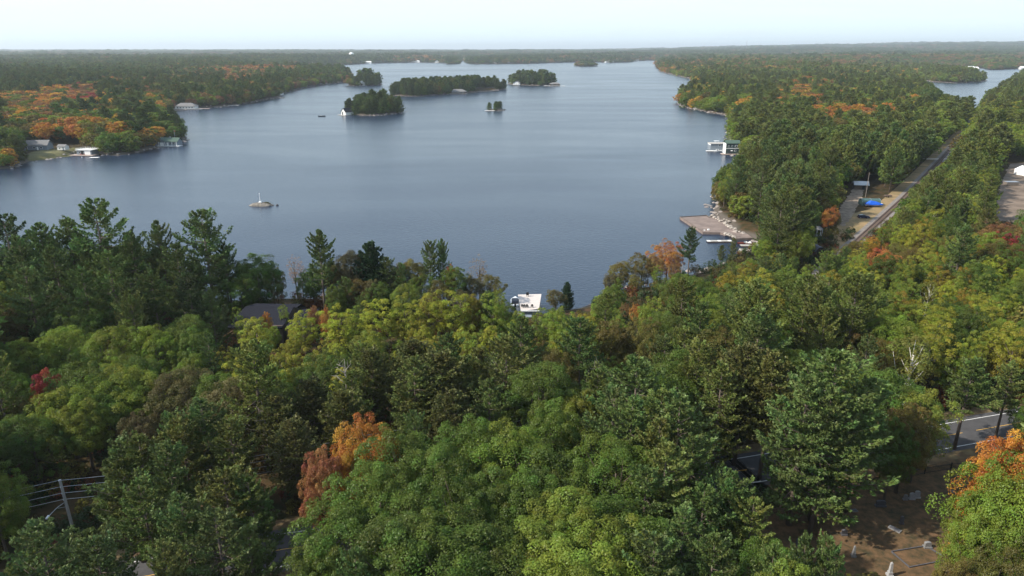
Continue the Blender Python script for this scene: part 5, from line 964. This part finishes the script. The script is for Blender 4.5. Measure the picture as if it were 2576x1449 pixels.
p = at(2542,466,GZ); dp = empty('dumpster',(p.x,p.y,GZ),0,'grey open container at the edge of the gravel yard','container'); MB().box(0,0,1.0,6,3,1.7,0,1.06,1.1).build('bin',M['pole'],dp); MB().box(0,0,1.9,6.5,3.4,.12).build('rim',M['steel'],dp)
p = at(2580,440,GZ); cottage('storage_tent','bright white arched tent in the gravel yard','tent',(p.x,p.y,GZ-.4),R(12),9,7,2.8,1.6,'white','white','y',.1,(),((0,3,2.4,'offwhite'),))
# ------------------------------------------------------------------ utility line along the road
pw = at(147,1207,14); PB = atY(150,1207,86); LPZ = PB.z; up = empty('utility_pole',(PB.x,86,GZ),0,'grey wooden utility pole carrying wires and a street lamp at lower left','utility pole')
hh0 = LPZ-GZ; MB().tube([(.25,0,-.5),(.12,0,hh0*.5),(0,0,hh0)],[.24,.21,.18],9).build('pole',M['pole_grey'],up)
for k in range(4): MB().tube([(-.02,-.16,hh0-.15-1.05*k),(-.02,-.16,hh0+.05-1.05*k)],.07,6).build('insulator',M['insulator'],up)
la = MB().tube([(.05,0,hh0-3.7),(-.2,-1.4,hh0-3.6),(-.5,-2.9,hh0-3.9)],.05,6).build('lamp_arm',M['steel'],up); MB().tube([(.05,0,hh0-4.5),(-.2,-1.4,hh0-3.75)],.04,5).build('brace',M['steel'],la)
MB().box(-.58,-3.15,hh0-3.95,.28,.75,.16,.15).build('lamp_head',M['insulator'],up)
def wire(a, b_, sag, lb, grp='overhead wires beside the road'):
    pts = [a+(b_-a)*(i/24)-Vector((0,0,sag*4*(i/24)*(1-i/24))) for i in range(25)]; o = MB().tube([p-a for p in pts],.032,4).build('overhead_wire',M['steel'],None,a); tag(o,lb,'wire',grp)
rd = (ROADC[3]-ROADC[1]).normalized(); rd = Vector((.955,.295,0))
P0 = Vector((PB.x,86-.16,0)); PL = P0-rd*46; PR = P0+rd*46; P4 = PR+rd*48; P5 = P4+rd*48
for k in range(4):
    z_ = LPZ-1.05*k; nm = ('topmost','second','third','lowest')[k]
    wire(Vector((PL.x,PL.y,z_-.6)),Vector((P0.x,P0.y,z_)),.9,'%s wire from the left frame edge to the lamp-bearing pole' % nm)
    wire(Vector((P0.x,P0.y,z_)),Vector((PR.x,PR.y,z_)),.9,'%s wire running right from the lamp-bearing pole into the pines' % nm)
    if k < 3:
        wire(Vector((PR.x,PR.y,z_)),Vector((P4.x,P4.y,z_+.4)),1.0,'%s wire span through the middle of the wood' % nm)
        wire(Vector((P4.x,P4.y,z_+.4)),Vector((P5.x,P5.y,z_+.8)),1.0,'%s wire span passing behind the big cemetery pine' % nm)
for i, (Pq, lb, dz) in enumerate(((PL,'utility pole beyond the left frame edge',-.6),(PR,'utility pole hidden in the middle pines',0),(P4,'utility pole among the pines above the road bend',.4),(P5,'utility pole near the roadside pine on the right',.8))):
    if i == 0: continue
    e = empty('utility_pole',(Pq.x,Pq.y+.16,GZ),0,lb,'utility pole','utility poles along the road'); MB().tube([(0,0,-.5),(0,0,hh0+dz)],[.19,.13],8).build('pole',M['pole'],e)
# ------------------------------------------------------------------ cemetery
def Z1(x, y): return ((2600+x*.5245)/1.4907, (1400+y*.5245)/1.4907)
def stone(x, y, w_, h_, d_, matn, lb, kind='slab', rz=0.0, tilt=0.0):
    p = at(*Z1(x,y), GZ); e = empty('gravestone',(p.x,p.y,GZ),rz,lb,'gravestone')
    if kind == 'flat': MB().box(0,0,.09,w_,d_,.18).build('slab',M[matn],e); MB().box(0,0,.21,w_*.8,d_*.8,.06).build('inset',M['granite_dark'],e); return
    if kind == 'obelisk':
        MB().box(0,0,.15,w_*1.9,w_*1.9,.3).build('plinth',M[matn],e); MB().box(0,0,.5,w_*1.35,w_*1.35,.42).build('base',M[matn],e); MB().box(0,0,.7+h_/2,w_,w_,h_,0,.72,.72).build('shaft',M[matn],e); MB().box(0,0,.7+h_+.12,w_*.72,w_*.72,.24,0,.1,.1).build('cap',M[matn],e); return
    MB().box(0,0,.12,w_*1.25,d_*1.7,.24).build('base',M[matn],e)
    pr = [(-w_/2,.24),(w_/2,.24),(w_/2,h_*.85)]+[(w_/2*math.cos(a_),h_*.85+h_*.15*math.sin(a_)) for a_ in (.5,1.0,1.57,2.14,2.64)]+[(-w_/2,h_*.85)]
    n_ = len(pr); MB().add([(x_,-d_/2,z_) for x_,z_ in pr]+[(x_,d_/2,z_) for x_,z_ in pr],[tuple(range(n_)),tuple(range(n_,2*n_))[::-1]]+[(i,n_+i,n_+(i+1)%n_,(i+1)%n_) for i in range(n_)]).build('tablet',M[matn],e)
stone(1560,900,.75,1.15,.3,'marble','left of the two pale gravestones standing side by side')
stone(1598,890,.75,1.25,.3,'marble','right of the two pale gravestones standing side by side')
stone(1515,905,.6,.95,.25,'granite','dim grey gravestone just left of the paired white ones')
stone(1337,950,1.35,1.05,.35,'granite_dark','wide dark granite gravestone with stepped base near the fence')
stone(1148,985,1.0,.2,.6,'granite','flat grey grave slab below the fence','flat',.2)
stone(1487,1075,.45,1.3,.3,'granite_dark','narrow tall dark gravestone in the middle of the cemetery')
stone(1440,1118,1.7,.2,.8,'granite','long flat grave slab beside the narrow tall stone','flat',-.9)
stone(908,1195,.85,1.5,.4,'granite_red','tall red granite gravestone under the big pine')
stone(1077,1155,.7,.9,.35,'granite_dark','small dark gravestone right of the red granite one')
stone(748,1225,.6,1.0,.3,'granite_dark','dark gravestone in the shade left of the red granite one')
stone(1143,1310,.32,.95,.5,'granite','grey obelisk monument on a stepped plinth','obelisk')
stone(742,1350,.6,1.0,.3,'granite','pale-footed gravestone low among the young pines')
stone(1402,1448,.4,1.35,.5,'marble','white marble obelisk at the bottom edge of the photo','obelisk')
stone(1672,1245,.9,.95,.4,'granite','grey gravestone on the far side of the kerbed plot')
stone(1853,850,.7,.2,.5,'marble','small pale flat marker right of the paired gravestones','flat')
stone(1905,825,.6,.8,.3,'granite_dark','small dark gravestone right of the pale flat marker')
stone(1838,738,.9,.9,.35,'granite_dark','dark gravestone closest to the roadside fence')
kb = [at(*Z1(x,y),GZ) for x,y in ((1415,1278),(1660,1238),(1830,1335),(1545,1390))]; ke = empty('grave_kerb',kb[0],0,'low stone kerb framing a family grave plot','kerb')
for i in range(4):
    a_, b_ = kb[i]-kb[0], kb[(i+1)%4]-kb[0]; c_ = (a_+b_)/2; MB().box(0,0,0,(b_-a_).length,.14,.16).build('kerb_stone',M['granite_dark'],ke,(c_.x,c_.y,.1),math.atan2(b_.y-a_.y,b_.x-a_.x))
fe = [Z1(250,1000),Z1(285,990),Z1(400,955),Z1(560,925),Z1(740,890),Z1(975,862),Z1(1087,838),Z1(1250,800),Z1(1450,765),Z1(1650,720),Z1(1838,690),Z1(1942,682),Z1(2045,660),Z1(2150,640),Z1(2300,610)]
fe = [at(x,y,GZ) for x,y in fe]; fn = empty('iron_fence',fe[0],0,'black iron picket fence along the cemetery edge','fence')
for i, p in enumerate(fe): q = p-fe[0]; MB().box(q.x,q.y,.7,.14,.14,1.45).build('post',M['dark_metal'],fn)
for i in range(len(fe)-1):
    a_, b_ = fe[i]-fe[0], fe[i+1]-fe[0]; L = (b_-a_).length; rz = math.atan2(b_.y-a_.y,b_.x-a_.x)
    for z_ in (.25,1.15): MB().box(0,0,0,L,.06,.06).build('rail',M['dark_metal'],fn,((a_.x+b_.x)/2,(a_.y+b_.y)/2,z_),rz)
    pk = MB(); k = max(2,int(L/.16))
    for j in range(1,k): pk.box(-L/2+L*j/k,0,.68,.022,.022,1.15)
    pk.build('pickets',M['dark_metal'],fn,((a_.x+b_.x)/2,(a_.y+b_.y)/2,0),rz)['kind'] = 'stuff'
